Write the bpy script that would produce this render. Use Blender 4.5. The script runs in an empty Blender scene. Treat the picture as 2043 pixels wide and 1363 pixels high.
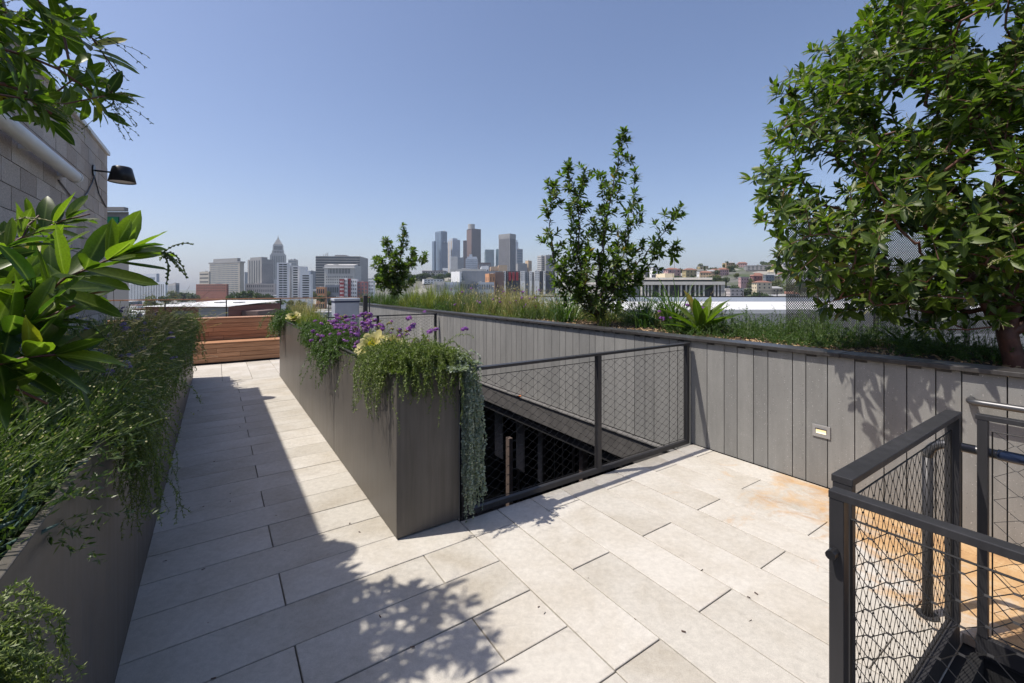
import bpy, bmesh, math, random
import numpy as np
from mathutils import Vector, Matrix, Quaternion

# ---------------------------------------------------------------- camera, sky, sun
sc = bpy.context.scene
COL = sc.collection
CAMZ = 1.65
FPX = 875.0            # focal length in photo pixels (photo 2043 px wide)
HOR = 574.0            # horizon row in the photo
cam_d = bpy.data.cameras.new("camera"); cam = bpy.data.objects.new("camera", cam_d); COL.objects.link(cam)
cam.location = (0, 0, CAMZ); cam.rotation_euler = (math.radians(90), 0, 0)
cam_d.sensor_width = 36; cam_d.lens = 36*FPX/2043
cam_d.shift_y = -(681.5-HOR)/2043
cam_d.clip_start = 0.05; cam_d.clip_end = 12000
sc.camera = cam

SX, SY = 0.537, 0.133                 # ground shift of a shadow per metre of height
sun_vec = Vector((-SX, -SY, 1)).normalized()
SUN_EL = math.asin(sun_vec.z); SUN_AZ = math.atan2(sun_vec.x, sun_vec.y)
w = bpy.data.worlds.new("World"); sc.world = w; w.use_nodes = True
nt = w.node_tree; nt.nodes.clear()
sky = nt.nodes.new("ShaderNodeTexSky"); sky.sky_type = 'NISHITA'; sky.sun_disc = False
sky.sun_elevation = SUN_EL; sky.sun_rotation = SUN_AZ
sky.altitude = 120; sky.air_density = 1.0; sky.dust_density = 1.6; sky.ozone_density = 3.0
bg = nt.nodes.new("ShaderNodeBackground"); bg.inputs[1].default_value = 0.130
wo = nt.nodes.new("ShaderNodeOutputWorld")
tint = nt.nodes.new("ShaderNodeVectorMath"); tint.operation = 'MULTIPLY'; tint.inputs[1].default_value = (1.07, .985, 1.02)
nt.links.new(sky.outputs[0], tint.inputs[0]); nt.links.new(tint.outputs[0], bg.inputs[0]); nt.links.new(bg.outputs[0], wo.inputs[0])
sl = bpy.data.lights.new("sun", 'SUN'); so = bpy.data.objects.new("sun", sl); COL.objects.link(so)
sl.energy = 4.8; sl.angle = math.radians(0.53); sl.color = (1.0, 0.94, 0.85)
so.rotation_euler = (-sun_vec).to_track_quat('-Z', 'Y').to_euler(); so.location = (-20, -5, 40)
sc.view_settings.view_transform = 'Standard'; sc.view_settings.look = 'None'
sc.view_settings.exposure = 0.22; sc.view_settings.gamma = 1.0; sc.view_settings.use_curve_mapping = False
cy = sc.cycles
cy.use_denoising = True; cy.max_bounces = 6; cy.diffuse_bounces = 3; cy.glossy_bounces = 3
cy.transmission_bounces = 4; cy.transparent_max_bounces = 12; cy.volume_bounces = 0
cy.sample_clamp_indirect = 8; cy.caustics_reflective = False; cy.caustics_refractive = False

# ---------------------------------------------------------------- helpers
TH = math.atan2(.559, .829)           # the terrace is turned 34 degrees against the view
VX, VY = math.cos(TH), math.sin(TH)   # v: across the path;  u: along the path
def D(v, u, z=0.0):
    return Vector((VX*v - VY*u, VY*v + VX*u, z))
def at(px, py, Y):
    """point seen at photo pixel px,py at depth Y (used for things outside the terrace)"""
    return Vector(((px-1021.5)/FPX*Y, Y, CAMZ + (HOR-py)/FPX*Y))
def project(P):
    P = np.asarray(P, float)
    y = np.maximum(P[..., 1], 1e-3)
    return 1021.5 + FPX*P[..., 0]/y, HOR - FPX*(P[..., 2]-CAMZ)/y

def thing(name, label, cat, loc=(0, 0, 0), rz=0.0, group=None, kind=None):
    o = bpy.data.objects.new(name, None); COL.objects.link(o)
    o.location = loc; o.rotation_euler = (0, 0, rz); o.empty_display_size = .1
    if label: o['label'] = label
    if cat: o['category'] = cat
    if group: o['group'] = group
    if kind: o['kind'] = kind
    return o
def deckthing(name, label, cat, v=0, u=0, z=0, group=None, kind=None):
    return thing(name, label, cat, D(v, u, z), TH, group, kind)
def tag(o, label=None, cat=None, group=None, kind=None):
    for k, x in (('label', label), ('category', cat), ('group', group), ('kind', kind)):
        if x: o[k] = x
    return o

class MB:
    def __init__(s): s.v = []; s.f = []; s.m = []; s.cur = 0
    def box(s, x0, x1, y0, y1, z0, z1):
        b = len(s.v)
        s.v += [(x0,y0,z0),(x1,y0,z0),(x1,y1,z0),(x0,y1,z0),(x0,y0,z1),(x1,y0,z1),(x1,y1,z1),(x0,y1,z1)]
        for q in ((0,3,2,1),(4,5,6,7),(0,1,5,4),(1,2,6,5),(2,3,7,6),(3,0,4,7)):
            s.f.append(tuple(b+i for i in q)); s.m.append(s.cur)
        return s
    def poly(s, pts):
        b = len(s.v); s.v += [tuple(p) for p in pts]; s.f.append(tuple(range(b, b+len(pts)))); s.m.append(s.cur); return s
    def prism(s, foot, z0, z1):
        n = len(foot); b = len(s.v)
        z0 = z0 if hasattr(z0, '__len__') else [z0]*n; z1 = z1 if hasattr(z1, '__len__') else [z1]*n
        s.v += [(p[0], p[1], z) for p, z in zip(foot, z0)] + [(p[0], p[1], z) for p, z in zip(foot, z1)]
        s.f.append(tuple(b+i for i in reversed(range(n)))); s.f.append(tuple(b+n+i for i in range(n))); s.m += [s.cur]*2
        for i in range(n):
            j = (i+1) % n; s.f.append((b+i, b+j, b+n+j, b+n+i)); s.m.append(s.cur)
        return s
    def tube(s, pts, r, n=8, cap=True):
        pts = [Vector(p) for p in pts]; rs = r if hasattr(r, '__len__') else [r]*len(pts)
        b = len(s.v); prev = None
        for i, p in enumerate(pts):
            t = (pts[min(i+1, len(pts)-1)] - pts[max(i-1, 0)])
            t = t.normalized() if t.length > 1e-9 else Vector((0, 0, 1))
            if prev is None:
                a = t.orthogonal().normalized()
            else:
                a = (prev - t*prev.dot(t)); a = a.normalized() if a.length > 1e-6 else t.orthogonal().normalized()
            prev = a; c = t.cross(a)
            for k in range(n):
                an = 2*math.pi*k/n; s.v.append(tuple(p + (a*math.cos(an) + c*math.sin(an))*rs[i]))
        for i in range(len(pts)-1):
            for k in range(n):
                k2 = (k+1) % n
                s.f.append((b+i*n+k, b+i*n+k2, b+(i+1)*n+k2, b+(i+1)*n+k)); s.m.append(s.cur)
        if cap:
            s.f.append(tuple(b+k for k in reversed(range(n)))); s.f.append(tuple(b+(len(pts)-1)*n+k for k in range(n))); s.m += [s.cur]*2
        return s
    def mesh(s, name, mat, smooth=False):
        me = bpy.data.meshes.new(name); me.from_pydata(s.v, [], s.f)
        for m in (mat if isinstance(mat, (list, tuple)) else [mat]): me.materials.append(m)
        if any(s.m): me.polygons.foreach_set('material_index', s.m)
        if smooth: me.polygons.foreach_set('use_smooth', [True]*len(s.f))
        me.update(); return me
    def build(s, name, mat, parent=None, smooth=False, bevel=0, kind=None, seg=2):
        return put(name, s.mesh(name, mat, smooth), parent, bevel=bevel, kind=kind, seg=seg)

def put(name, me, parent=None, loc=None, bevel=0, kind=None, rot=None, seg=2):
    o = bpy.data.objects.new(name, me); COL.objects.link(o)
    if parent is not None: o.parent = parent
    if loc is not None: o.location = loc
    if rot is not None: o.rotation_euler = rot
    if bevel:
        m = o.modifiers.new('bevel', 'BEVEL'); m.width = bevel; m.segments = seg; m.limit_method = 'ANGLE'
    if kind: o['kind'] = kind
    return o

# tiled meshes: a template (verts, faces) repeated with numpy
def tile_mesh(name, V, faces, n, mat, rib=None, smooth=False, mats=None, mi=None):
    """V (n,k,3); faces: list of index tuples on the k verts"""
    k = V.shape[1]
    lt = np.array([len(f) for f in faces]); li = np.concatenate([np.array(f) for f in faces])
    off = (np.arange(n)*k)[:, None]
    loops = (li[None, :] + off).ravel(); tot = np.tile(lt, n)
    start = np.concatenate([[0], np.cumsum(tot)[:-1]])
    me = bpy.data.meshes.new(name)
    me.vertices.add(n*k); me.loops.add(len(loops)); me.polygons.add(len(tot))
    me.vertices.foreach_set('co', V.reshape(-1).astype(np.float32))
    me.loops.foreach_set('vertex_index', loops.astype(np.int32))
    me.polygons.foreach_set('loop_start', start.astype(np.int32)); me.polygons.foreach_set('loop_total', tot.astype(np.int32))
    me.materials.append(mat)
    if smooth: me.polygons.foreach_set('use_smooth', np.ones(len(tot), bool))
    me.update(calc_edges=True)
    if rib is not None:
        a = me.attributes.new('rib', 'FLOAT', 'POINT'); a.data.foreach_set('value', np.tile(rib, n).astype(np.float32))
    return me

def nrm(a): return a/np.maximum(np.linalg.norm(a, axis=-1, keepdims=True), 1e-9)
def frames(d, up):
    d = nrm(d); s = nrm(np.cross(up, d)); n = np.cross(d, s)
    return np.stack([d, s, n], axis=-1)          # columns
def scatter(T, P, d, up, sc_, wscale=None):
    M = frames(d, up)                             # (n,3,3)
    t = T[None]*np.asarray(sc_)[:, None, None]
    if wscale is not None: t = t*np.stack([np.ones_like(wscale), wscale, np.ones_like(wscale)], -1)[:, None, :]
    return np.einsum('nij,nkj->nki', M, t) + P[:, None, :]

def leaf_template(w=.36, fold=.10, droop=.14, rows=(.0, .22, .5, .78, 1.), hw=(.05, .75, 1., .62, 0.), twist=0.0):
    v = [(0, 0, 0)]; rib = [1.]
    for t, h in list(zip(rows, hw))[1:-1]:
        z = -droop*t*t
        for s in (-1, 0, 1):
            v.append((t, s*h*w/2, z + (fold*h*w*1.2 if s else 0) + s*twist*t)); rib.append(1. if s == 0 else 0.)
    v.append((1, 0, -droop)); rib.append(1.)
    f = [(0, 1, 2), (0, 2, 3)]
    n = len(rows)-2
    for r in range(n-1):
        a = 1+3*r; b = a+3
        f += [(a, b, b+1, a+1), (a+1, b+1, b+2, a+2)]
    a = 1+3*(n-1); f += [(a, a+3, a+1), (a+1, a+3, a+2)]
    return np.array(v, float), f, np.array(rib)

# ---------------------------------------------------------------- materials
def newmat(name):
    m = bpy.data.materials.new(name); m.use_nodes = True; t = m.node_tree
    p = t.nodes['Principled BSDF']; return m, t, p
def N(t, typ, **kw):
    n = t.nodes.new(typ)
    for k, x in kw.items():
        if k.startswith('i_'):
            key = k[2:]; n.inputs[int(key) if key.isdigit() else key.replace('_', ' ')].default_value = x
        else: setattr(n, k, x)
    return n
def mixc(t, fac, a, b, blend='MIX'):
    m = t.nodes.new('ShaderNodeMix'); m.data_type = 'RGBA'; m.blend_type = blend
    for sock, x in ((m.inputs['Factor'], fac), (m.inputs['A'], a), (m.inputs['B'], b)):
        pass
    ins = [i for i in m.inputs if i.enabled]
    fa, ia, ib = ins[0], ins[1], ins[2]
    for s_, x in ((fa, fac), (ia, a), (ib, b)):
        if hasattr(x, 'is_output') or isinstance(x, bpy.types.NodeSocket): t.links.new(x, s_)
        else: s_.default_value = x if s_ is fa else ((*x, 1) if len(x) == 3 else x)
    return [o for o in m.outputs if o.enabled][0]
def ramp(t, src, stops):
    r = t.nodes.new('ShaderNodeValToRGB'); e = r.color_ramp.elements
    while len(e) < len(stops): e.new(.5)
    for el, (p, c) in zip(e, stops):
        el.position = p; el.color = (c, c, c, 1) if not hasattr(c, '__len__') else (*c, 1)
    t.links.new(src, r.inputs[0]); return r.outputs[0]
def noise(t, vec, scale, detail=4, rough=.6, dist=0.):
    n = N(t, 'ShaderNodeTexNoise'); n.inputs['Scale'].default_value = scale; n.inputs['Detail'].default_value = detail
    n.inputs['Roughness'].default_value = rough; n.inputs['Distortion'].default_value = dist
    if vec is not None: t.links.new(vec, n.inputs['Vector'])
    return n.outputs['Fac']
def mapping(t, vec, scale=(1, 1, 1), rot=(0, 0, 0), loc=(0, 0, 0)):
    m = N(t, 'ShaderNodeMapping'); m.inputs['Scale'].default_value = scale; m.inputs['Rotation'].default_value = rot
    m.inputs['Location'].default_value = loc; t.links.new(vec, m.inputs['Vector']); return m.outputs[0]
def gpos(t): return N(t, 'ShaderNodeNewGeometry').outputs['Position']
def math_(t, op, a, b=None):
    m = N(t, 'ShaderNodeMath', operation=op)
    for i, x in enumerate((a, b)):
        if x is None: continue
        if isinstance(x, bpy.types.NodeSocket): t.links.new(x, m.inputs[i])
        else: m.inputs[i].default_value = x
    return m.outputs[0]
def bump(t, p, h, strength=.3, dist=.01):
    b = N(t, 'ShaderNodeBump'); b.inputs['Strength'].default_value = strength; b.inputs['Distance'].default_value = dist
    t.links.new(h, b.inputs['Height']); t.links.new(b.outputs[0], p.inputs['Normal'])

def plain(name, col, rough=.7, var=.15, scale=3., metallic=0., bumps=0., spec=.5, objvar=0.0):
    m, t, p = newmat(name)
    g = gpos(t); n = noise(t, g, scale, 5, .6)
    f = ramp(t, n, [(.3, 1-var), (.7, 1+var*.6)])
    c = mixc(t, 1., col, f, 'MULTIPLY')
    if objvar:
        oi = N(t, 'ShaderNodeObjectInfo').outputs['Random']
        c = mixc(t, 1., c, ramp(t, oi, [(0., 1-objvar), (1., 1+objvar)]), 'MULTIPLY')
    t.links.new(c, p.inputs['Base Color']); p.inputs['Roughness'].default_value = rough
    p.inputs['Metallic'].default_value = metallic; p.inputs['Specular IOR Level'].default_value = spec
    if bumps: bump(t, p, noise(t, g, scale*12, 3), bumps, .004)
    return m

def leafmat(name, dark, light, trans=.3, rough=.38, rib=.35, yellow=None, spec=.5):
    m, t, p = newmat(name)
    isl = N(t, 'ShaderNodeNewGeometry').outputs['Random Per Island']
    oi = N(t, 'ShaderNodeObjectInfo').outputs['Random']
    r = math_(t, 'FRACT', math_(t, 'ADD', isl, oi))
    stops = [(0., dark), (.75, light)]
    if yellow: stops += [(.982, light), (.992, yellow)]
    c = ramp(t, r, stops)
    mot = noise(t, N(t, 'ShaderNodeTexCoord').outputs['Object'] if rib else gpos(t), 26., 4, .7)
    c = mixc(t, 1., c, ramp(t, mot, [(.3, .72), (.7, 1.18)]), 'MULTIPLY')
    if rib:
        a = N(t, 'ShaderNodeAttribute'); a.attribute_name = 'rib'
        rf = math_(t, 'MULTIPLY', math_(t, 'POWER', a.outputs['Fac'], 14.), rib)
        c = mixc(t, rf, c, (.30, .36, .12))
    t.links.new(c, p.inputs['Base Color']); p.inputs['Roughness'].default_value = rough
    p.inputs['Specular IOR Level'].default_value = spec
    tr = N(t, 'ShaderNodeBsdfTranslucent')
    tc = mixc(t, 1., c, (1.9, 2.3, .8), 'MULTIPLY'); t.links.new(tc, tr.inputs['Color'])
    mx = N(t, 'ShaderNodeMixShader'); mx.inputs[0].default_value = trans
    t.links.new(p.outputs[0], mx.inputs[1]); t.links.new(tr.outputs[0], mx.inputs[2])
    t.links.new(mx.outputs[0], t.nodes['Material Output'].inputs['Surface'])
    return m

M = {}
def mat_paver():
    m, t, p = newmat('concrete_paver'); g = gpos(t)
    oi = N(t, 'ShaderNodeObjectInfo').outputs['Random']
    base = ramp(t, oi, [(0., (.502, .472, .418)), (.5, (.54, .508, .452)), (1., (.58, .547, .492))])
    # weathering: soft dirt clouds, fine sand grain, small pits
    jv = N(t, 'ShaderNodeVectorMath', operation='ADD'); jc = N(t, 'ShaderNodeCombineXYZ'); t.links.new(math_(t, 'MULTIPLY', oi, 40.), jc.inputs[0]); t.links.new(g, jv.inputs[0]); t.links.new(jc.outputs[0], jv.inputs[1])
    d = ramp(t, noise(t, jv.outputs[0], 1.7, 6, .65, .4), [(.32, (.82, .79, .74)), (.58, (1., 1., 1.))])
    c = mixc(t, 1., base, d, 'MULTIPLY')
    gr = ramp(t, noise(t, g, 420., 2, .7), [(.3, .80), (.7, 1.12)]); c = mixc(t, 1., c, gr, 'MULTIPLY')
    mid = ramp(t, noise(t, g, 28., 5, .7), [(.35, .88), (.65, 1.04)]); c = mixc(t, 1., c, mid, 'MULTIPLY')
    v = N(t, 'ShaderNodeTexVoronoi'); v.inputs['Scale'].default_value = 46.; t.links.new(g, v.inputs['Vector'])
    dots = ramp(t, v.outputs['Distance'], [(.05, .45), (.10, 1.)])
    dm = ramp(t, noise(t, g, 2.3, 3), [(.52, 0.), (.62, .75)])
    c = mixc(t, dm, c, mixc(t, 1., c, dots, 'MULTIPLY'))
    # scuffs
    sf = ramp(t, noise(t, mapping(t, g, (3, 9, 1), (0, 0, .7)), 1.3, 7, .75, 1.2), [(.60, 0.), (.74, .42)])
    c = mixc(t, sf, c, (.20, .185, .165))
    # rust run-off stain on the slabs at the foot of the clad wall by the handrail
    uv = mapping(t, g, (1, 1, 1), (0, 0, -TH))     # x = v, y = u
    s = N(t, 'ShaderNodeSeparateXYZ'); t.links.new(uv, s.inputs[0])
    fv = math_(t, 'MULTIPLY', math_(t, 'SUBTRACT', s.outputs[0], 3.25), .9)
    fu = math_(t, 'MULTIPLY', math_(t, 'SUBTRACT', 2.05, s.outputs[1]), .85)
    fv = math_(t, 'ADD', fv, math_(t, 'MULTIPLY', math_(t, 'MAXIMUM', math_(t, 'SUBTRACT', 1.3, s.outputs[1]), 0.), .75))
    mn = N(t, 'ShaderNodeMath', operation='MINIMUM'); t.links.new(fv, mn.inputs[0]); t.links.new(fu, mn.inputs[1])
    nz = math_(t, 'MULTIPLY', math_(t, 'SUBTRACT', noise(t, mapping(t, g, (1.6, 1.6, 1.)), 1.5, 7, .7, 1.5), .47), 3.0)
    st = ramp(t, math_(t, 'ADD', mn.outputs[0], nz), [(.15, 0.), (.80, .92)])
    rust = ramp(t, noise(t, g, 3.5, 7, .75, 1.), [(.3, (.34, .17, .065)), (.5, (.50, .30, .13)), (.7, (.60, .43, .24))])
    c = mixc(t, st, c, mixc(t, 1., rust, gr, 'MULTIPLY'))
    t.links.new(c, p.inputs['Base Color']); p.inputs['Roughness'].default_value = .82; p.inputs['Specular IOR Level'].default_value = .3
    bump(t, p, math_(t, 'ADD', noise(t, g, 260., 3), math_(t, 'MULTIPLY', noise(t, g, 14., 4), .5)), .25, .003)
    return m
M['paver'] = mat_paver()
def mat_bronze(name, base=(.108, .097, .085), rough=.40, streak=.6, met=.08):
    m, t, p = newmat(name); g = gpos(t)
    st = noise(t, mapping(t, g, (9, 9, .55)), 2.2, 6, .65, .2)
    c = mixc(t, 1., base, ramp(t, st, [(.3, 1-streak*.45), (.7, 1+streak*.4)]), 'MULTIPLY')
    big = noise(t, g, 1.3, 3); c = mixc(t, 1., c, ramp(t, big, [(.3, .86), (.7, 1.12)]), 'MULTIPLY')
    drip = ramp(t, noise(t, mapping(t, g, (26, 26, .9)), 2.6, 3, .5), [(.66, 0.), (.74, .55)])
    dm = ramp(t, noise(t, g, 2.1, 2), [(.45, 0.), (.6, 1.)])
    c = mixc(t, math_(t, 'MULTIPLY', math_(t, 'MULTIPLY', drip, dm), streak), c, (.035, .033, .032))
    dust = ramp(t, noise(t, mapping(t, g, (14, 14, 1.2)), 1.7, 4), [(.62, 0.), (.8, .35)])
    c = mixc(t, math_(t, 'MULTIPLY', dust, streak), c, (.24, .225, .20))
    t.links.new(c, p.inputs['Base Color']); p.inputs['Metallic'].default_value = met; p.inputs['Specular IOR Level'].default_value = .32
    t.links.new(ramp(t, st, [(.3, rough-.06), (.7, rough+.12)]), p.inputs['Roughness'])
    return m
M['bronze'] = mat_bronze('bronze_painted_steel')
M['rail'] = mat_bronze('dark_railing_steel', (.048, .047, .050), .42, .25, .3)
M['cap'] = mat_bronze('dark_coping_metal', (.062, .058, .056), .34, .5, .3)
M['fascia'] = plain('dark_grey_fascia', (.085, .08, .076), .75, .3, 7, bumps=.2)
M['cable'] = plain('dark_cable', (.022, .021, .021), .45, .1, 5, metallic=.5)
M['steel'] = plain('stainless_tube', (.10, .10, .105), .38, .08, 5, metallic=.6)
def mat_clad():
    m, t, p = newmat('sparkling_grey_cladding'); g = gpos(t)
    oi = N(t, 'ShaderNodeObjectInfo').outputs['Random']
    base = ramp(t, oi, [(0., (.200, .197, .187)), (.5, (.222, .218, .206)), (1., (.245, .240, .226))])
    c = mixc(t, 1., base, ramp(t, noise(t, mapping(t, g, (3, 3, 1)), 2.4, 6, .65), [(.3, .86), (.7, 1.08)]), 'MULTIPLY')
    c = mixc(t, 1., c, ramp(t, noise(t, g, 300., 2), [(.3, .85), (.7, 1.1)]), 'MULTIPLY')
    c = mixc(t, 1., c, ramp(t, noise(t, mapping(t, g, (20, 20, .5)), 1.5, 4, .6), [(.3, .94), (.7, 1.03)]), 'MULTIPLY')
    patch = ramp(t, noise(t, mapping(t, g, (5, 5, 1.3)), 1.6, 4), [(.38, .25), (.55, 1.)])
    v = N(t, 'ShaderNodeTexVoronoi'); v.inputs['Scale'].default_value = 74.; t.links.new(g, v.inputs['Vector'])
    sp = ramp(t, v.outputs['Distance'], [(.13, 1.), (.24, 0.)])
    rnd = N(t, 'ShaderNodeSeparateColor'); t.links.new(v.outputs['Color'], rnd.inputs[0])
    pick = ramp(t, rnd.outputs[0], [(.55, 0.), (.6, 1.)]); dk = ramp(t, rnd.outputs[1], [(.62, 0.), (.66, 1.)])
    f = math_(t, 'MULTIPLY', math_(t, 'MULTIPLY', sp, pick), patch)
    c = mixc(t, f, c, mixc(t, dk, (.44, .43, .41), (.075, .07, .065)))
    t.links.new(c, p.inputs['Base Color']); p.inputs['Roughness'].default_value = .6
    bump(t, p, noise(t, g, 180., 3), .2, .002)
    return m
M['clad'] = mat_clad()
M['gap'] = plain('dark_joint', (.02, .02, .02), .9, .1)
def mat_wood():
    m, t, p = newmat('red_brown_hardwood')
    tc = N(t, 'ShaderNodeTexCoord').outputs['Object']; oi = N(t, 'ShaderNodeObjectInfo').outputs['Random']
    sh = N(t, 'ShaderNodeCombineXYZ'); t.links.new(math_(t, 'MULTIPLY', oi, 37.), sh.inputs[2])
    va = N(t, 'ShaderNodeVectorMath', operation='ADD'); t.links.new(mapping(t, tc, (1.2, 26, 26)), va.inputs[0]); t.links.new(sh.outputs[0], va.inputs[1])
    gr = noise(t, va.outputs[0], 1.6, 6, .65, .6)
    c = ramp(t, gr, [(.25, (.28, .13, .065)), (.5, (.45, .235, .125)), (.75, (.60, .35, .21))])
    c = mixc(t, 1., c, ramp(t, oi, [(0., .8), (1., 1.18)]), 'MULTIPLY')
    t.links.new(c, p.inputs['Base Color']); p.inputs['Roughness'].default_value = .5; p.inputs['Specular IOR Level'].default_value = .35
    bump(t, p, gr, .15, .002); return m
M['wood'] = mat_wood()
def mat_block():
    m, t, p = newmat('split_concrete_block'); g = gpos(t)
    oi = N(t, 'ShaderNodeObjectInfo').outputs['Random']
    base = ramp(t, oi, [(0., (.40, .33, .28)), (.5, (.48, .41, .35)), (1., (.56, .49, .43))])
    n = noise(t, g, 90., 4, .75); c = mixc(t, 1., base, ramp(t, n, [(.3, .55), (.7, 1.35)]), 'MULTIPLY')
    e = ramp(t, noise(t, mapping(t, g, (1, 1, 1.6)), 2.2, 5, .6, .5), [(.58, 0.), (.72, .4)])
    c = mixc(t, e, c, (.55, .54, .53))
    t.links.new(c, p.inputs['Base Color']); p.inputs['Roughness'].default_value = .9
    bump(t, p, n, .5, .006); return m
M['block'] = mat_block()
M['mortar'] = plain('grey_mortar', (.16, .14, .125), .95, .2, 20)
M['white'] = plain('white_paint', (.74, .74, .73), .5, .06, 4)
M['black'] = plain('satin_black_metal', (.018, .018, .02), .35, .1, 4, metallic=.2)
M['soil'] = plain('dark_soil', (.07, .05, .035), .95, .4, 9, bumps=.5)
M['mulch'] = leafmat('wood_chip', (.20, .11, .05), (.52, .36, .20), .0, .8, 0)
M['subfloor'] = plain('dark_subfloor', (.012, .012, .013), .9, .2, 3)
M['leaf_near'] = leafmat('broad_green_leaf', (.026, .058, .010), (.110, .158, .016), .46, .38, .55, (.34, .27, .03))
M['leaf'] = leafmat('arbutus_leaf', (.018, .042, .008), (.100, .148, .018), .38, .42, .35, (.20, .16, .03), .35)
M['leaf_mid'] = leafmat('shrub_leaf', (.034, .066, .012), (.105, .150, .024), .38, .48, 0, (.24, .14, .05))
M['bark'] = plain('red_brown_bark', (.13, .052, .034), .55, .5, 14, bumps=.5)
M['bark2'] = plain('dark_brown_bark', (.075, .045, .035), .65, .4, 14, bumps=.4)
M['bud'] = leafmat('cream_flower_bud', (.24, .26, .10), (.46, .42, .22), .15, .6, 0)
M['rosemary'] = leafmat('trailing_needle', (.055, .090, .020), (.17, .215, .045), .22, .5, 0)
M['fern'] = leafmat('soft_green_groundcover', (.030, .072, .018), (.085, .135, .030), .30, .5, 0)
M['silver'] = leafmat('silver_round_leaf', (.17, .21, .16), (.36, .40, .32), .15, .6, 0)
M['grass'] = leafmat('green_grass_blade', (.030, .060, .018), (.09, .13, .035), .30, .45, 0)
M['yellowgrass'] = leafmat('yellow_green_grass', (.085, .11, .022), (.22, .23, .06), .35, .5, 0)
M['drygrass'] = leafmat('straw_grass', (.12, .12, .045), (.36, .30, .14), .25, .6, 0)
M['seed'] = leafmat('straw_seed_head', (.42, .31, .15), (.68, .54, .32), .2, .6, 0)
M['stemgreen'] = leafmat('olive_stem', (.045, .080, .020), (.115, .16, .04), .2, .5, 0)
M['chalk'] = leafmat('blue_chalk_finger', (.045, .095, .085), (.10, .17, .15), .1, .45, 0)
M['purple'] = leafmat('purple_petal', (.16, .045, .30), (.42, .17, .62), .3, .5, 0)
M['lavender'] = leafmat('blue_violet_petal', (.10, .07, .28), (.28, .22, .50), .3, .5, 0)
M['aeon'] = leafmat('yellow_succulent_leaf', (.50, .44, .18), (.64, .57, .30), .12, .4, 0)
M['aeon_mid'] = leafmat('bright_yellow_leaf', (.62, .55, .05), (.66, .62, .10), .15, .4, 0)
M['straw'] = leafmat('pale_dry_petal', (.42, .36, .2), (.62, .56, .36), .15, .6, 0)
# ================================================================ THE TERRACE
# ---- floor: a dark sub-floor with every slab laid on it as a piece of its own
ROOF_Z = -.055
floor = deckthing('terrace_floor', None, None, kind='structure')
fb = MB()
# solid roof build-up round the two openings (courtyard well and stair well)
fb.box(-9, 1.43, -3, 16, -.42, ROOF_Z).box(1.4305, 4.1995, 9.18, 16, -.42, ROOF_Z).box(1.4305, 4.1995, .46, 2.80, -.42, ROOF_Z)
fb.box(2.93, 4.1995, -3, .4595, -.42, ROOF_Z)
fb.build('floor_slab', M['subfloor'], floor, kind='structure')
paver_cache = {}
prng = random.Random(5)
def paver(v0, v1, u0, u1, gap=.006):
    if v1-v0 < .03 or u1-u0 < .03: return
    L, W = round(v1-v0-gap, 3), round(u1-u0-gap, 3)
    if (L, W) not in paver_cache:
        paver_cache[(L, W)] = put('tmp', MB().box(-L/2, L/2, -W/2, W/2, -.05, 0).mesh('paver', M['paver'])).data
        bpy.data.objects.remove(bpy.data.objects['tmp'])
    o = put('paver', paver_cache[(L, W)], floor, ((v0+v1)/2, (u0+u1)/2, prng.uniform(-.0012, .0012)), bevel=.0025, seg=1)
# path slabs lie across the path, rows .305 deep
row = 0
u0 = 2.548 - .3085*9
k = -9
while u0 < 9.15:
    u1 = min(u0+.3085, 9.18)
    off = 1.06 if (k % 2) else .30
    lo, hi = -.9, 1.425
    cuts = [lo] + [c for c in (off-1.52, off, off+1.52) if lo < c < hi] + [hi]
    for a, b in zip(cuts[:-1], cuts[1:]): paver(a, b, u0, u1)
    k += 1; u0 += .3085
# right area: slabs lie along the path direction, columns .305 wide
v0 = 1.425; j = 0
while v0 < 4.15:
    v1 = min(v0+.3075, 4.168)
    st = 1.32 if j % 2 == 0 else 1.93
    lo, hi = -2.6, 2.77
    if v0 < 2.80: lo = .53
    cuts = [lo] + [c for c in [st-1.22*i for i in range(4, -2, -1)] if lo < c < hi] + [hi]
    for a, b in zip(cuts[:-1], cuts[1:]): paver(v0 if v0 > 2.7 or v0 < 2.6 else v0, v1, a, b)
    v0 += .3075; j += 1
# far area in front of the bench: square-ish grey slabs
v0 = -2.2
while v0 < 4.1:
    for (a, b) in ((9.19, 9.27), ):
        paver(v0, min(v0+.914, 4.16), a, b)
    v0 += .914
v0 = -2.195
while v0 < 4.1:
    for i in range(3):
        paver(v0, min(v0+.457, 4.16), 9.275+i*.76, min(9.275+(i+1)*.76, 11.42))
    v0 += .457
# ---- left planter
pl = deckthing('steel_planter', 'long low bronze-brown steel planter along the left of the path, full of lavender and grasses', 'planter')
b = MB(); b.box(-.375, -.35, -1.6, 9.9, .012, 1.08).box(-1.385, -.375, 9.875, 9.9, .012, 1.08)
b.build('planter_wall', M['bronze'], pl, bevel=.003)
MB().box(-.376, -.352, -1.6, 9.88, .0, .0118).build('base_reveal', M['gap'], pl)
MB().box(-1.385, -.38, -1.6, 9.87, .6, .96).build('soil', M['soil'], pl)
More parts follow.
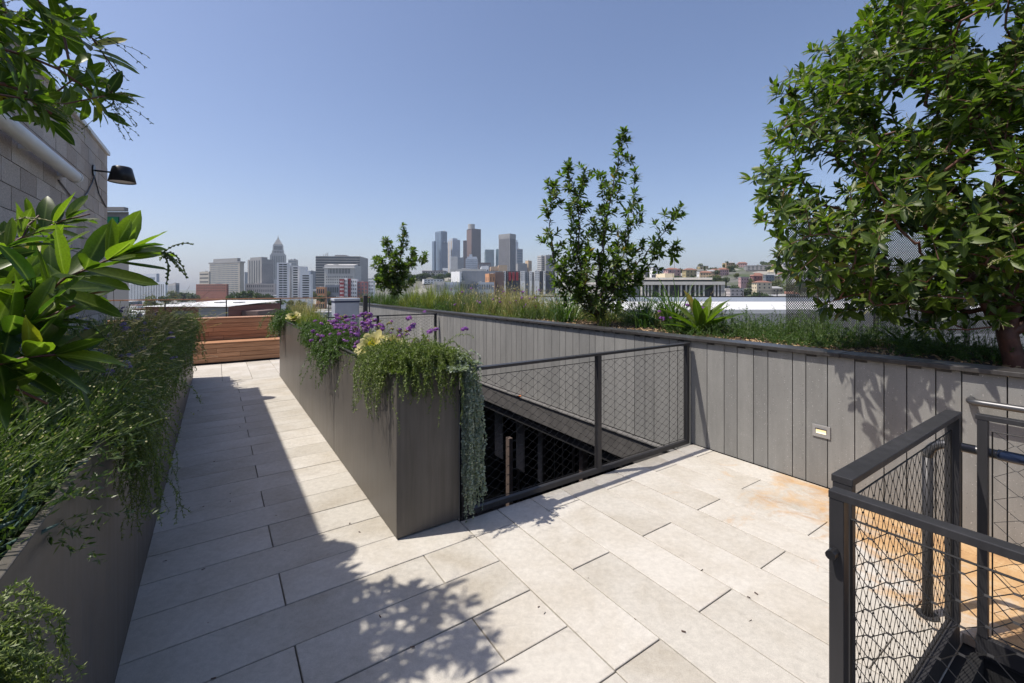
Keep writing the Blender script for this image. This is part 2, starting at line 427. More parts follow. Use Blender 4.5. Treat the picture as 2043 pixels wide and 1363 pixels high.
# ---- centre planter
pc = deckthing('steel_planter', 'long narrow bronze steel planter between path and well, green plants spilling over its near corner', 'planter')
b = MB(); b.box(.975, .985, 2.80, 9.17, .012, 1.08).box(.975, 1.43, 2.79, 2.80, .012, 1.08)
b.box(1.42, 1.43, 2.80, 9.17, -.42, 1.08).box(.985, 1.42, 9.16, 9.17, .012, 1.08)
b.build('planter_wall', M['bronze'], pc, bevel=.002)
MB().box(.963, .985, 2.78, 9.18, 1.0805, 1.094).build('rim', M['cap'], pc, bevel=.004)
MB().box(1.42, 1.442, 2.78, 9.18, 1.0805, 1.094).build('rim', M['cap'], pc, bevel=.004)
MB().box(.9855, 1.4195, 2.8005, 9.159, .6, 1.02).build('soil', M['soil'], pc)
MB().box(.9748, .9751, 4.62, 4.628, .02, 1.075).build('panel_seam', M['gap'], pc)
MB().box(.9748, .9751, 6.75, 6.758, .02, 1.075).build('panel_seam', M['gap'], pc)

# ---- clad wall with raised bed on the right
wl = deckthing('clad_bed_wall', 'grey sparkling panel-clad wall holding the raised bed on the right of the terrace', 'wall')
MB().box(4.20, 4.34, -3, 17, -.42, 1.06).build('wall_core', M['gap'], wl)
W8 = [.131, .156, .129, .206, .105, .160, .186, .183]
panel_mesh = {}
u = 4.942 + 1.256*9; i = 0
while u > -2.8:
    wd = W8[i % 8]; key = i % 8; low = u-wd/2 > 2.80 and u-wd/2 < 9.18
    kk = (key, low)
    if kk not in panel_mesh:
        z0 = -.12 if low else .004
        panel_mesh[kk] = MB().box(0, .022, -wd+.0035, -.0035, z0, 1.083).mesh('panel', M['clad'])
    put('panel', panel_mesh[kk], wl, (4.176, u, 0))
    # little dark clips under the coping
    if u < 7 and key in (1, 2, 3, 5, 7): put('clip', (panel_mesh.get('c') or panel_mesh.setdefault('c', MB().box(-.004, 0, -.075, 0, 1.068, 1.088).mesh('clip', M['cap']))), wl, (4.1755, u-.006, 0))
    u -= wd; i += 1
b = MB()
for (a, c) in ((-3, -.6), (-.595, 1.44), (1.445, 3.88), (3.885, 6.3), (6.305, 8.74), (8.745, 11.2), (11.205, 13.6), (13.605, 17)):
    MB().box(4.135, 4.36, a, c, 1.090, 1.122).build('coping', M['cap'], wl, bevel=.004)
MB().box(4.362, 6.5, -3, 17, .3, 1.045).build('bed_soil', M['soil'], wl)
# step light in the wall
sv, su = 4.165, 1.60
lt = deckthing('step_light', 'small lit rectangular step light set low in the grey clad wall', 'light', 4.176, 1.585, .455)
cvp = MB().box(-.012, 0, -.065, .065, -.05, .05).build('cover_plate', plain('brushed_plate', (.36, .35, .34), .4, .05, metallic=.4), lt, bevel=.002)
em, t_, p_ = newmat('warm_lamp_lens'); p_.inputs['Base Color'].default_value = (.9, .85, .7, 1); p_.inputs['Emission Color'].default_value = (1, .72, .30, 1); p_.inputs['Emission Strength'].default_value = .9
MB().box(-.0135, -.0122, -.036, .036, -.018, .016).build('lens', em, cvp)
MB().box(-.026, -.0122, -.040, .040, .017, .022).build('hood', M['rail'], cvp)

# ---- structure of the well under the wall: dark fascia and glazed storey below
wb = deckthing('courtyard_well', 'dark grey edge beam and glazed lower storey seen down in the open well', 'building')
MB().box(4.125, 4.199, 2.81, 9.17, -.436, -.145).build('fascia', M['fascia'], wb)
MB().box(4.100, 4.174, 2.81, 9.17, -.1445, -.130).build('ledge', plain('weathered_flashing', (.15, .145, .14), .7, .35, 9), wb)
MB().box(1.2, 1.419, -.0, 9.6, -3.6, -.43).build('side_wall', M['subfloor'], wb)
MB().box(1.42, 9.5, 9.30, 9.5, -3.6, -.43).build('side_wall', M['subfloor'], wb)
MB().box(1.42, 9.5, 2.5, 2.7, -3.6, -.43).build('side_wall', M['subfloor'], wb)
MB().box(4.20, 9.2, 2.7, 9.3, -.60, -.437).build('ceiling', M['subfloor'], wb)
glass, t_, p_ = newmat('dark_window_glass'); p_.inputs['Base Color'].default_value = (.006, .008, .010, 1); p_.inputs['Roughness'].default_value = .03
p_.inputs['Specular IOR Level'].default_value = .7
dtile = plain('dark_court_tile', (.075, .078, .085), .30, .3, 4, objvar=.35)
gm = MB().box(0, .012, 0, .94, -3.5, -.61).mesh('window_pane', glass)
mm = MB().box(-.05, .0, -.022, .022, -3.5, -.61).mesh('mullion', M['rail'])
for i in range(7):
    put('window_pane', gm, wb, (5.9, 2.74+i*.95, 0))
    put('mullion', mm, wb, (5.89, 2.72+i*.95, 0))
tm = MB().box(0, .49, 0, .49, -3.56, -3.5).mesh('court_tile', dtile)
for i in range(11):
    for k in range(13):
        put('court_tile', tm, wb, (1.43+i*.5, 2.71+k*.5, 0))
bp = plain('weathered_post', (.11, .08, .065), .8, .3, 6)
for (v_, u_) in ((4.42, 4.72), (4.42, 3.30)):
    MB().box(v_, v_+.10, u_, u_+.07, -3.5, -.61).build('post', bp, wb)
MB().box(4.03, 4.10, 6.06, 6.16, -3.5, -.86).build('post', bp, wb)
for uu in (8.95, 8.62): MB().box(4.40, 4.425, uu, uu+.022, -3.5, -.61).build('tie_rod', M['white'], wb)

for (uu, ww) in ((7.62, .30), (6.86, .26), (6.30, .12)): MB().box(4.90, 4.92, uu, uu+ww, -1.9, -.61).build('glare_panel', M['clad'], wb)  # added panels standing in for pale glare patches on the lower glazing
# ---- cable nets and railings
def net(parent, s0, s1, z0, z1, cw, ch, r, axis, c, rng, sag=0., knot=True, lace=True):
    """axis 'v' or 'u': direction of the panel; c = fixed coordinate"""
    def P(s, z): return (s, c, z) if axis == 'v' else (c, s, z)
    n = int((s1-s0)/(cw/2)); m_ = int((z1-z0)/(ch/2)); n -= n % 2; m_ -= m_ % 2
    cw2 = (s1-s0)/n; ch2 = (z1-z0)/m_
    off = {}
    def node(i, j):
        if (i, j) not in off:
            e = 0 if i in (0, n) or j in (0, m_) else 1
            wv = sag*math.sin(math.pi*j/m_)*math.sin(i*.37+j*.21)
            off[(i, j)] = (s0+i*cw2 + e*(rng.gauss(0, .04*cw2)+wv), z0+j*ch2 + e*(rng.gauss(0, .05*ch2) - abs(wv)*.5))
        return off[(i, j)]
    k = r*4
    V = []; F = []
    def seg(p, q, rr):
        b = len(V); dx, dz = q[0]-p[0], q[1]-p[1]; L = math.hypot(dx, dz) or 1
        px, pz = -dz/L*rr, dx/L*rr
        for a in (p, q):
            for (o1, o2) in ((1, 0), (-.5, .87), (-.5, -.87)):
                s_, z_ = a[0]+px*o1, a[1]+pz*o1
                pt = P(s_, z_); pt = (pt[0], pt[1]+o2*rr, pt[2]) if axis == 'v' else (pt[0]+o2*rr, pt[1], pt[2])
                V.append(pt)
        for a in range(3): F.append((b+a, b+(a+1) % 3, b+3+(a+1) % 3, b+3+a))
    for i in range(n+1):
        for j in range(m_+1):
            if (i+j) % 2: continue
            a = node(i, j)
            if knot and 0 < i < n: seg((a[0]-k, a[1]), (a[0]+k, a[1]), r*2.3)
            for dj in (-1, 1):
                if i < n and 0 <= j+dj <= m_:
                    q = node(i+1, j+dj)
                    seg((a[0]+k*.8, a[1]), (q[0]-k*.8, q[1]), r)
    me = bpy.data.meshes.new('cable_net'); me.from_pydata(V, [], F); me.materials.append(M['cable']); me.update()
    put('cable_net', me, parent, kind='stuff')
    b = MB()
    e = r*2.2
    for (p, q) in (((s0, z0), (s1, z0)), ((s0, z1), (s1, z1)), ((s0, z0), (s0, z1)), ((s1, z0), (s1, z1))):
        b.tube([P(*p), P(*q)], e, 5)
    b.build('border_cable', M['cable'], parent)
def guard(label, axis, c, s0, s1, posts, top=1.07, tw=.05, th=.022, pw=.045, net_cell=(.115, .068), r=.0013, bot=(.012, .052), zt=1.0, rng=None, group=None, loose=0.):
    rng = rng or random.Random(3)
    g = deckthing('railing', label, 'railing', group=group)
    def bx(a, b_, cw, z0, z1, name, mat, bev=.002, shift=0):
        q = MB()
        if axis == 'v': q.box(a, b_, c-cw/2+shift, c+cw/2+shift, z0, z1)
        else: q.box(c-cw/2+shift, c+cw/2+shift, a, b_, z0, z1)
        q.build(name, mat, g, bevel=bev)
    bx(s0, s1, tw, top-th, top, 'top_rail', M['rail'])
    bx(s0, s1, tw*.75, bot[0], bot[1], 'bottom_rail', M['rail'])
    pm = sorted(posts)
    for p in pm: bx(p-pw/2, p+pw/2, tw*.9, bot[1]+.0005, top-th-.0005, 'post', M['rail'])
    for a, b_ in zip(pm[:-1], pm[1:]):
        net(g, a+pw/2+.012, b_-pw/2-.012, bot[1]+.02, zt, net_cell[0], net_cell[1], r, axis, c, rng, sag=loose)
    return g
guard('dark steel railing with fine cable net across the near edge of the open well', 'v', 2.80, 1.45, 4.13, (1.475, 2.81, 4.105), rng=random.Random(1))
guard('dark steel cable-net railing at the far edge of the open well beyond the purple flowers', 'v', 9.17, 1.46, 4.13, (1.48, 2.8, 4.1), rng=random.Random(2))
# guards round the stair opening, near right
guard('wide flat-topped dark guard rail crossing at the head of the stairs', 'v', .55, 1.59, 2.885, (1.608, 2.865), tw=.056, pw=.032, net_cell=(.062, .074), r=.0013, zt=.985, rng=random.Random(4), bot=(-.02, .09), loose=.004)
guard('nearest dark guard rail on the stairs, rope-laced cable net under a thin top bar', 'u', 1.478, -2.2, .537, (.518, -2.17), tw=.042, pw=.036, net_cell=(.085, .064), r=.0014, zt=1.0, rng=random.Random(6), bot=(-.02, .06), loose=.012)
guard('dark guard rail on the wall side of the stairs, loose cable net below it', 'u', 2.905, -2.2, .48, (.458, -2.17), tw=.042, pw=.034, net_cell=(.125, .10), r=.0013, zt=1.0, rng=random.Random(8), bot=(-.02, .06), loose=.02)
# stair well lining and stairs
sw = deckthing('stairs', 'dark stair flight dropping away inside the guard rails', 'stairs')
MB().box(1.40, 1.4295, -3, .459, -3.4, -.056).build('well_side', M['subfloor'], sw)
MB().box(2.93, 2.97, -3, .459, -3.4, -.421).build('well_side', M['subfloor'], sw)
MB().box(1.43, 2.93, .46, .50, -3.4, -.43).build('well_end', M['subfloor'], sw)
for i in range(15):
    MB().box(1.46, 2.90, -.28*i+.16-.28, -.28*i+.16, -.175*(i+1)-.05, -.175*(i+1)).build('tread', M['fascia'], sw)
# concrete strip at the foot of the side guard
# handrails
hr = deckthing('handrail', 'free-standing round tube handrail with a bent end beside the stairs', 'handrail')
pts = [(2.965, .66, 0), (2.965, .66, .80)] + [(2.965, .66-.085*(1-math.cos(a)), .80+.085*math.sin(a)) for a in (math.radians(x) for x in (15, 30, 45, 60, 75, 90))] + [(2.965, .10, .886), (2.965, -2.2, .886)]
MB().tube([pts[0], pts[1]], .0215, 16).build('upright', M['rail'], hr, smooth=True)
MB().tube(pts[1:], .0213, 16).build('rail_tube', M['steel'], hr, smooth=True)
navy = plain('navy_grip_sleeve', (.012, .020, .048), .3, .1, 6)
MB().tube([(2.965, .42, .886), (2.965, -2.1, .886)], .0245, 16).build('grip_sleeve', navy, hr, smooth=True)
MB().tube([(2.965, .66, 0.001), (2.965, .66, .008)], .045, 16).build('foot_flange', M['rail'], hr)
h2 = deckthing('handrail', 'steel tube handrail bracketed to the clad wall', 'handrail')
pts = [(4.17, .71, .905), (4.13, .71, .905)] + [(4.13-.045*math.sin(a), .71-.045*(1-math.cos(a)), .905) for a in (math.radians(x) for x in (20, 40, 60, 80))] + [(4.083, .64, .905), (4.083, -2.2, .905)]
MB().tube(pts, .0215, 16).build('rail_tube', M['steel'], h2, smooth=True)
for uu in (.10, -1.2): MB().tube([(4.17, uu, .85), (4.11, uu, .85), (4.083, uu, .885)], .008, 8).build('bracket', M['steel'], h2)
# little floor-mounted bolt caps near the corner post
MB().tube([(1.425, .52, .90), (1.456, .52, .90)], .013, 10).build('rope_clamp', M['black'], bpy.data.objects['railing.002'] if 'railing.002' in bpy.data.objects else None)

# ---- bench
bn = deckthing('timber_bench', 'long red-brown slatted timber bench with high back closing the end of the terrace', 'bench')
MB().box(-2.3, 1.24, 11.47, 11.97, .02, .41).build('core', M['gap'], bn)
MB().box(-2.3, 1.24, 11.99, 12.35, .02, .92).build('core', M['gap'], bn)
brng = random.Random(9)
def boards(name, z0, n, h, y0, y1):
    for i in range(n):
        cuts = [-2.3, brng.uniform(-1.9, -1.2), brng.uniform(-.6, .6), 1.25]
        for a, c in zip(cuts[:-1], cuts[1:]):
            L = c-a-.004; me = MB().box(-L/2, L/2, y0, y1, 0, h-.006).mesh(name, M['wood'])
            put(name, me, bn, ((a+c)/2, 0, z0+i*h), bevel=.002, seg=1)
boards('board', .035, 4, .0995, 11.447, 11.468)
boards('board', .462, 5, .0955, 11.967, 11.988)
for (y0, z) in ((11.435, .435), (11.565, .435), (11.695, .435), (11.825, .435)):
    me = MB().box(-1.8, 1.8, 0, .124, -.021, 0).mesh('seat_board', M['wood']); put('seat_board', me, bn, (-.54, y0, z+.022), bevel=.003)
for y0 in (11.955, 12.09, 12.225):
    me = MB().box(-1.8, 1.8, 0, .13, -.021, 0).mesh('back_cap_board', M['wood']); put('back_cap_board', me, bn, (-.54, y0, .964), bevel=.003)
# ---- railing beyond the bench
fr = deckthing('railing', 'thin dark railing with a timber handrail standing behind the bench, the town seen through it', 'railing')
MB().box(-4.5, 3.6, 12.47, 12.52, 1.365, 1.39).build('top_rail', M['wood'], fr)
for z in (.5, .62, .74, .86, .98, 1.10, 1.22):
    MB().tube([(-4.5, 12.495, z), (3.6, 12.495, z)], .0022, 5).build('wire', M['cable'], fr)
for v_ in (-4.4, -3.25, -2.1, -.95, .2, 1.35, 2.5, 3.58): MB().box(v_-.012, v_+.012, 12.48, 12.51, -.05, 1.3645).build('post', M['rail'], fr)
# pale cabinet and dark post at the far right corner
cb = deckthing('utility_cabinet', 'pale grey metal cabinet with a blue-black stripe under its lid, behind the flower planter', 'cabinet', 2.55, 12.0, 0)
MB().box(0, .62, 0, .4, 0, 1.26).build('body', plain('pale_grey_metal', (.36, .39, .45), .5, .15, 3), cb, bevel=.01)
MB().box(-.01, .63, -.01, .41, 1.261, 1.30).build('stripe', plain('blue_black_band', (.02, .03, .08), .5), cb)
MB().box(-.02, .64, -.02, .42, 1.301, 1.37).build('lid', plain('pale_lid', (.42, .45, .50), .5, .1), cb, bevel=.01)
ps = deckthing('gate_post', 'square dark post at the far end of the clad wall', 'post', 3.30, 11.9, 0)
MB().box(-.05, .05, -.05, .05, 0, 1.42).build('shaft', M['rail'], ps, bevel=.004); MB().box(-.06, .06, -.06, .06, 1.4205, 1.44).build('cap', M['cap'], ps, bevel=.004)

# ---- block building on the left
bw = deckthing('block_building', 'tan concrete block building wall rising behind the left planter', 'building')
HW = 3.68
MB().box(-6.5, -1.42, 2.65, 9.05, -.05, HW-.01).build('wall_core', M['mortar'], bw)
bm_ = {}
def blk(L):
    L = round(L, 3)
    if L not in bm_: bm_[L] = MB().box(-.034, 0, 0, L, 0, .193).mesh('block', M['block'])
    return bm_[L]
nb = 0
for c in range(18):
    z = HW - .2*(c+1); off = 0 if c % 2 else -.2
    u = 9.05
    first = .4 if c % 2 else .2
    wd = first
    while u > 4.3 and z > .9:
        put('block', blk(wd-.007), bw, (-1.386+prng.uniform(-.0025, .0025), u-wd+.0035, z+.0035)); nb += 1
        u -= wd; wd = .4
# the rest of the wall towards the viewer, outside the frame
MB().box(-1.418, -1.388, 2.65, 4.2, -.05, HW-.01).build('wall_face', M['block'], bw)
MB().box(-1.50, -1.355, 2.60, 9.08, HW, HW+.055).build('coping', M['white'], bw, bevel=.004)
MB().box(-6.6, -1.5005, 8.95, 9.08, HW, HW+.055).build('coping', M['white'], bw)

def lamp(u_, label):
    l = deckthing('wall_lamp', label, 'lamp', -1.386, u_, 3.24, group='black cone lamps on the block wall')
    b = MB(); b.tube([(0, 0, 0), (.018, 0, 0)], .075, 24); b.build('wall_plate', M['black'], l)
    MB().tube([(.018, 0, .0), (.20, 0, .0)], .012, 10).build('arm', M['black'], l, smooth=True)
    prof = [(.095, .085), (.105, .075), (.118, .02), (.15, -.125)]
    n = 32; b = MB()
    cx = .30
    for r_, z_ in prof:
        for k in range(n): a = 2*math.pi*k/n; b.v.append((cx+r_*math.cos(a), r_*math.sin(a), z_))
    for i in range(3):
        for k in range(n): k2 = (k+1) % n; b.f.append((i*n+k, i*n+k2, (i+1)*n+k2, (i+1)*n+k)); b.m.append(0)
    b.f.append(tuple(range(n-1, -1, -1))); b.m.append(0)
    o = b.build('shade', M['black'], l, smooth=True)
    o.data.polygons[len(b.f)-1].use_smooth = False
    m_ = o.modifiers.new('s', 'SOLIDIFY'); m_.thickness = .004; m_.offset = -1
    MB().tube([(cx, 0, -.112), (cx, 0, -.104)], .140, 28).build('diffuser', M['white'], o)
    return l
lamp(8.10, 'black cone lamp on the block wall beside the end corner of the building')
lamp(3.50, 'black cone lamp on the block wall hidden behind the near tree')
cd = deckthing('conduit', 'thin black cable sagging along the block wall to the lamp', 'cable', 0, 0, 0)
MB().tube([(-1.375, 6.5, 2.78), (-1.372, 6.9, 2.70), (-1.372, 7.4, 2.72), (-1.372, 7.7, 2.86), (-1.372, 7.98, 3.05), (-1.372, 8.10, 3.17)], .008, 6).build('cable_run', M['black'], cd)
MB().tube([(-1.375, 8.12, 3.17), (-1.375, 8.4, 2.98), (-1.375, 8.9, 2.86)], .008, 6).build('cable_run', M['black'], cd)
# white tubular canopy edge (rolled awning) on the wall
aw = deckthing('rolled_awning', 'white rolled awning tube fixed along the block wall', 'awning')
MB().tube([(-1.28, 3.4, 2.86), (-1.28, 6.62, 2.86)], .060, 20).build('fabric_roll', M['white'], aw, smooth=True)
MB().tube([(-1.28, 6.621, 2.86), (-1.28, 6.66, 2.86)], .066, 20).build('end_cap', M['white'], aw)
for uu in (4.2, 5.4, 6.5): MB().box(-1.384, -1.30, uu-.02, uu+.02, 2.82, 2.86).build('bracket', M['white'], aw)

# ---- perforated metal screen behind the big tree
pf, t_, p_ = newmat('perforated_grey_metal'); g_ = N(t_, 'ShaderNodeTexCoord').outputs['Object']
s_ = N(t_, 'ShaderNodeSeparateXYZ'); t_.links.new(g_, s_.inputs[0])
def cellf(shift):
    a = math_(t_, 'SUBTRACT', math_(t_, 'FRACT', math_(t_, 'ADD', math_(t_, 'MULTIPLY', s_.outputs[0], 1/.030), shift)), .5)
    b_ = math_(t_, 'SUBTRACT', math_(t_, 'FRACT', math_(t_, 'ADD', math_(t_, 'MULTIPLY', s_.outputs[2], 1/.034), shift)), .5)
    return math_(t_, 'ADD', math_(t_, 'MULTIPLY', a, a), math_(t_, 'MULTIPLY', b_, b_))
mnn = math_(t_, 'MINIMUM', cellf(0.), cellf(.5)); hole = math_(t_, 'GREATER_THAN', mnn, .060)
p_.inputs['Base Color'].default_value = (.115, .112, .108, 1); p_.inputs['Roughness'].default_value = .5; t_.links.new(hole, p_.inputs['Alpha'])
scn = thing('perforated_screen', 'dark grey perforated metal screen standing behind the large tree', 'screen', (3.56, 5.7, 0))
for i in range(6):
    MB().box(i*1.18, i*1.18+1.14, -.0015, .0015, 1.05, 2.55).build('perforated_panel', pf, scn)
for i in range(1, 7):
    MB().box(i*1.18-.018, i*1.18+.0, -.03, .03, .9, 2.58).build('screen_post', M['rail'], scn)
# ================================================================ THE TOWN BEYOND
GZ = -20.0
def hills(x, y):
    h = GZ
    # hill with houses on the right, and the hill under the towers in the middle
    r = math.hypot((x-210)/230., (y-560)/210.); h += 35*math.exp(-r**2*1.1)
    r = math.hypot((x-430)/240., (y-520)/260.); h += 26*math.exp(-r**2*1.3)
    r = math.hypot((x+120)/420., (y-1750)/560.); h += 62*math.exp(-r**2*1.6)
    r = math.hypot((x+112)/190., (y-660)/120.); h += 36*math.exp(-r**2*1.1)
    return h
NX, NY = 110, 120
xs = [math.copysign(abs(t)**1.9*5200, t) for t in (i/(NX-1)*2-1 for i in range(NX))]
ys = [-60 + (j/(NY-1))**1.9*5900 for j in range(NY)]
gv = [(x, y, hills(x, y)) for y in ys for x in xs]
gf = [(j*NX+i, j*NX+i+1, (j+1)*NX+i+1, (j+1)*NX+i) for j in range(NY-1) for i in range(NX-1)]
me = bpy.data.meshes.new('ground'); me.from_pydata(gv, [], gf)
gm_, t_, p_ = newmat('town_ground'); g_ = gpos(t_)
nn = noise(t_, mapping(t_, g_, (1, 1, 0)), .022, 6, .6)
v_ = N(t_, 'ShaderNodeTexVoronoi'); v_.inputs['Scale'].default_value = .045; t_.links.new(mapping(t_, g_, (1, 1, 0)), v_.inputs['Vector'])
c_ = mixc(t_, ramp(t_, nn, [(.42, 0.), (.58, 1.)]), (.13, .125, .115), (.055, .075, .03))
sc_ = N(t_, 'ShaderNodeSeparateColor'); t_.links.new(v_.outputs['Color'], sc_.inputs[0])
c_ = mixc(t_, ramp(t_, sc_.outputs[0], [(.72, 0.), (.78, .7)]), c_, (.34, .32, .29))
t_.links.new(c_, p_.inputs['Base Color']); p_.inputs['Roughness'].default_value = .95
me.materials.append(gm_); me.update()
go = put('ground', me, kind='structure')

def fac(name, col, rough=.8, **k): return plain(name, col, rough, k.pop('var', .12), k.pop('scale', .05), **k)
F = dict(
 grey=fac('grey_facade', (.27, .265, .26)), beige=fac('beige_facade', (.42, .38, .32)), pale=fac('pale_stone_facade', (.46, .45, .43)),
 pinkish=fac('pinkish_stone', (.48, .43, .41)), white=fac('white_facade', (.78, .78, .78)), dark=fac('dark_facade', (.10, .10, .11)),
 brown=fac('brown_granite', (.17, .115, .10)), brown2=fac('dark_brown_granite', (.085, .06, .058)), tan=fac('tan_facade', (.48, .35, .22)),
 brick=fac('red_brick', (.22, .085, .06)), red=fac('deep_red_facade', (.28, .03, .04)), teal=fac('teal_glass_facade', (.18, .26, .27), .25),
 blue=fac('blue_glass_facade', (.16, .22, .30), .2), navy=fac('dark_blue_glass', (.06, .085, .13), .2), orange=fac('orange_stucco', (.52, .26, .13)),
 charcoal=fac('charcoal_facade', (.07, .07, .085)), slate=fac('slate_facade', (.17, .19, .22)), pink=fac('pink_stucco', (.52, .33, .32)),
 cream=fac('cream_stucco', (.58, .50, .36)), yellow=fac('ochre_stucco', (.42, .35, .19)), rooftile=fac('clay_roof', (.25, .12, .085)),
 roofgrey=fac('grey_roof', (.30, .30, .30)), roofwhite=fac('white_roof_membrane', (.60, .60, .59)), win=fac('dark_window', (.035, .045, .055), .2),
 winblue=fac('blue_window', (.09, .13, .17), .2), bluegrey=fac('bluish_pale_facade', (.42, .46, .52)), crimson=fac('crimson_stucco', (.30, .13, .13)))

px2m = lambda n, Dp: n/FPX*Dp
def foot(l, c, r, th, Dp):
    """footprint with its near corner on ray c; edges turned by th; reaching rays l and r"""
    C_ = Vector(((c-1021.5)/FPX*Dp, Dp)); e = (Vector((math.cos(th), math.sin(th))), Vector((-math.sin(th), math.cos(th))))
    def hit(d, px):
        k = (px-1021.5)/FPX; den = d.x - k*d.y
        return (k*C_.y - C_.x)/den
    sr = hit(e[0], r) if r > c else None; slf = hit(e[1], l) if l < c else None
    if sr is None or sr <= 0: sr = max(12., Dp*.02) if r <= c else 30
    if slf is None or slf <= 0: slf = sr*.8
    R_ = C_+e[0]*sr; L_ = C_+e[1]*slf
    return [C_, R_, R_+L_-C_, L_]
def ztop(y, Dp): return CAMZ + (HOR-y)/FPX*Dp
def facade(mb, a, b, z0, z1, nx, nz, fw, fh, out=.12, margin=(.03, .02)):
    """window panels set just proud of the wall a->b (outside on the right-hand side)"""
    a = Vector(a); b = Vector(b); L = (b-a).length; d = (b-a)/L; n = Vector((d.y, -d.x))
    x0 = margin[0]*L; W = (L-2*x0)/nx; zz0 = z0+margin[1]*(z1-z0); H = (z1-z0)*(1-2*margin[1])/nz
    for i in range(nx):
        for j in range(nz):
            s0 = x0+(i+.5-fw/2)*W; s1 = s0+fw*W; q0 = zz0+(j+.5-fh/2)*H; q1 = q0+fh*H
            p = a+d*s0+n*out; q = a+d*s1+n*out
            mb.poly([(p.x, p.y, q0), (q.x, q.y, q0), (q.x, q.y, q1), (p.x, p.y, q1)])
def building(name, label, l, c, r, th, y, Dp, wall, win=None, nr=0, nl=0, nz=0, fw=.6, fh=.6, base=None, group=None, cat='building', wmin=None, wy=None):
    fp = foot(l, c, r, math.radians(th), Dp); z1 = ztop(y, Dp); cx = sum(p.x for p in fp)/4; cy_ = sum(p.y for p in fp)/4
    z0 = base if base is not None else min(hills(p.x, p.y) for p in fp)-1
    t = thing(name, label, cat, (cx, cy_, z0), group=group)
    loc = [Vector((p.x-cx, p.y-cy_)) for p in fp]
    MB().prism([(p.x, p.y) for p in loc], 0, z1-z0).build('wall', F[wall], t)
    if win:
        mb = MB(); zb = 0 if wy is None else ztop(wy, Dp)-z0
        if nr: facade(mb, loc[0], loc[1], zb, z1-z0, nr, nz, fw, fh, out=Dp*.00015+.05)
        if nl: facade(mb, loc[3], loc[0], zb, z1-z0, nl, nz, fw, fh, out=Dp*.00015+.05)
        mb.build('window_grid', F[win], t, kind='stuff')
    if cat == 'building' and r-l > 9:
        rr_ = random.Random(int(l*10+Dp)); o_ = loc[0]; a_ = loc[1]-loc[0]; b2_ = loc[3]-loc[0]
        for _ in range(rr_.randint(1, 3)):
            s0 = rr_.uniform(.08, .75); q0 = rr_.uniform(.1, .6); sw_ = rr_.uniform(.06, .18); hh_ = px2m(rr_.uniform(.9, 2.2), Dp)
            MB().prism([tuple(o_+a_*x+b2_*y) for x, y in ((s0, q0), (s0+sw_, q0), (s0+sw_, q0+.2), (s0, q0+.2))], z1-z0+.02, z1-z0+hh_).build('roof_unit', F[rr_.choice(('grey', 'slate', 'pale'))], t)
    return t, loc, z1-z0
def addbox(t, loc, h, s0, s1, q0, q1, dz, mat, name='penthouse', z0=0.):
    o = loc[0]; a = loc[1]-loc[0]; b_ = loc[3]-loc[0]
    MB().prism([tuple(o+a*x+b_*y) for x, y in ((s0, q0), (s1, q0), (s1, q1), (s0, q1))], h+z0+.01, h+z0+dz).build(name, F[mat], t)

# civic group, left
t, L_, h = building('office_block', 'wide grey office block with square window grid and overhanging flat roof', 418, 478, 487, 63, 524, 900, 'beige', 'winblue', nl=22, nr=0, nz=17, fw=.62, fh=.62)
addbox(t, L_, h, -.06, 1.06, -.03, 1.03, px2m(2.5, 900), 'grey', 'roof_slab'); addbox(t, L_, h, .2, .9, .1, .9, px2m(7, 900), 'grey', z0=px2m(2.6, 900))
building('low_office', 'small cream striped office block beside the wide grey office block', 398, 417, 420, 60, 542, 820, 'beige', 'win', nl=1, nz=7, fw=.98, fh=.3)
building('brick_block', 'long low dark red brick block in front of the grey office block', 391, 452, 456, 70, 567, 480, 'brick', 'win', nl=16, nz=3, fw=.4, fh=.4, wy=583)
t, L_, h = building('low_office', 'pale low office with many vertical window strips, left beyond the near leaves', 250, 330, 334, 62, 563, 620, 'bluegrey', 'win', nl=24, nz=1, fw=.45, fh=.85)
t, L_, h = building('upper_office', 'white stepped office rising behind the pale strip-windowed office on the left', 262, 312, 318, 60, 546, 760, 'bluegrey', 'winblue', nl=1, nz=3, fw=.95, fh=.3)
building('small_office', 'small grey office on the skyline right of the strip-windowed office', 335, 350, 358, 40, 565, 700, 'grey', 'winblue', nl=6, nr=3, nz=2)
t, L_, h = building('fluted_office', 'grey stone office tower with tall dark vertical window strips and set-back top', 494, 522, 546, 60, 517, 1000, 'grey', None)
mb = MB(); facade(mb, L_[3], L_[0], h*.34, h*.97, 5, 1, .42, 1., out=.3, margin=(.08, .0)); facade(mb, L_[0], L_[1], h*.3, h*.9, 16, 26, .35, .4, out=.3); mb.build('window_grid', F['win'], t, kind='stuff')
addbox(t, L_, h, .1, .6, .1, .9, px2m(4.5, 1000), 'grey')
t, L_, h = building('podium_block', 'low pinkish stone wing with punched windows at the foot of the fluted office tower', 474, 490, 548, 8, 566, 960, 'pinkish', 'win', nl=4, nr=14, nz=3, fw=.4, fh=.55)
building('distant_block', 'dark narrow distant block between the grid office and the fluted tower', 486, 488, 495, 10, 543, 1500, 'slate')
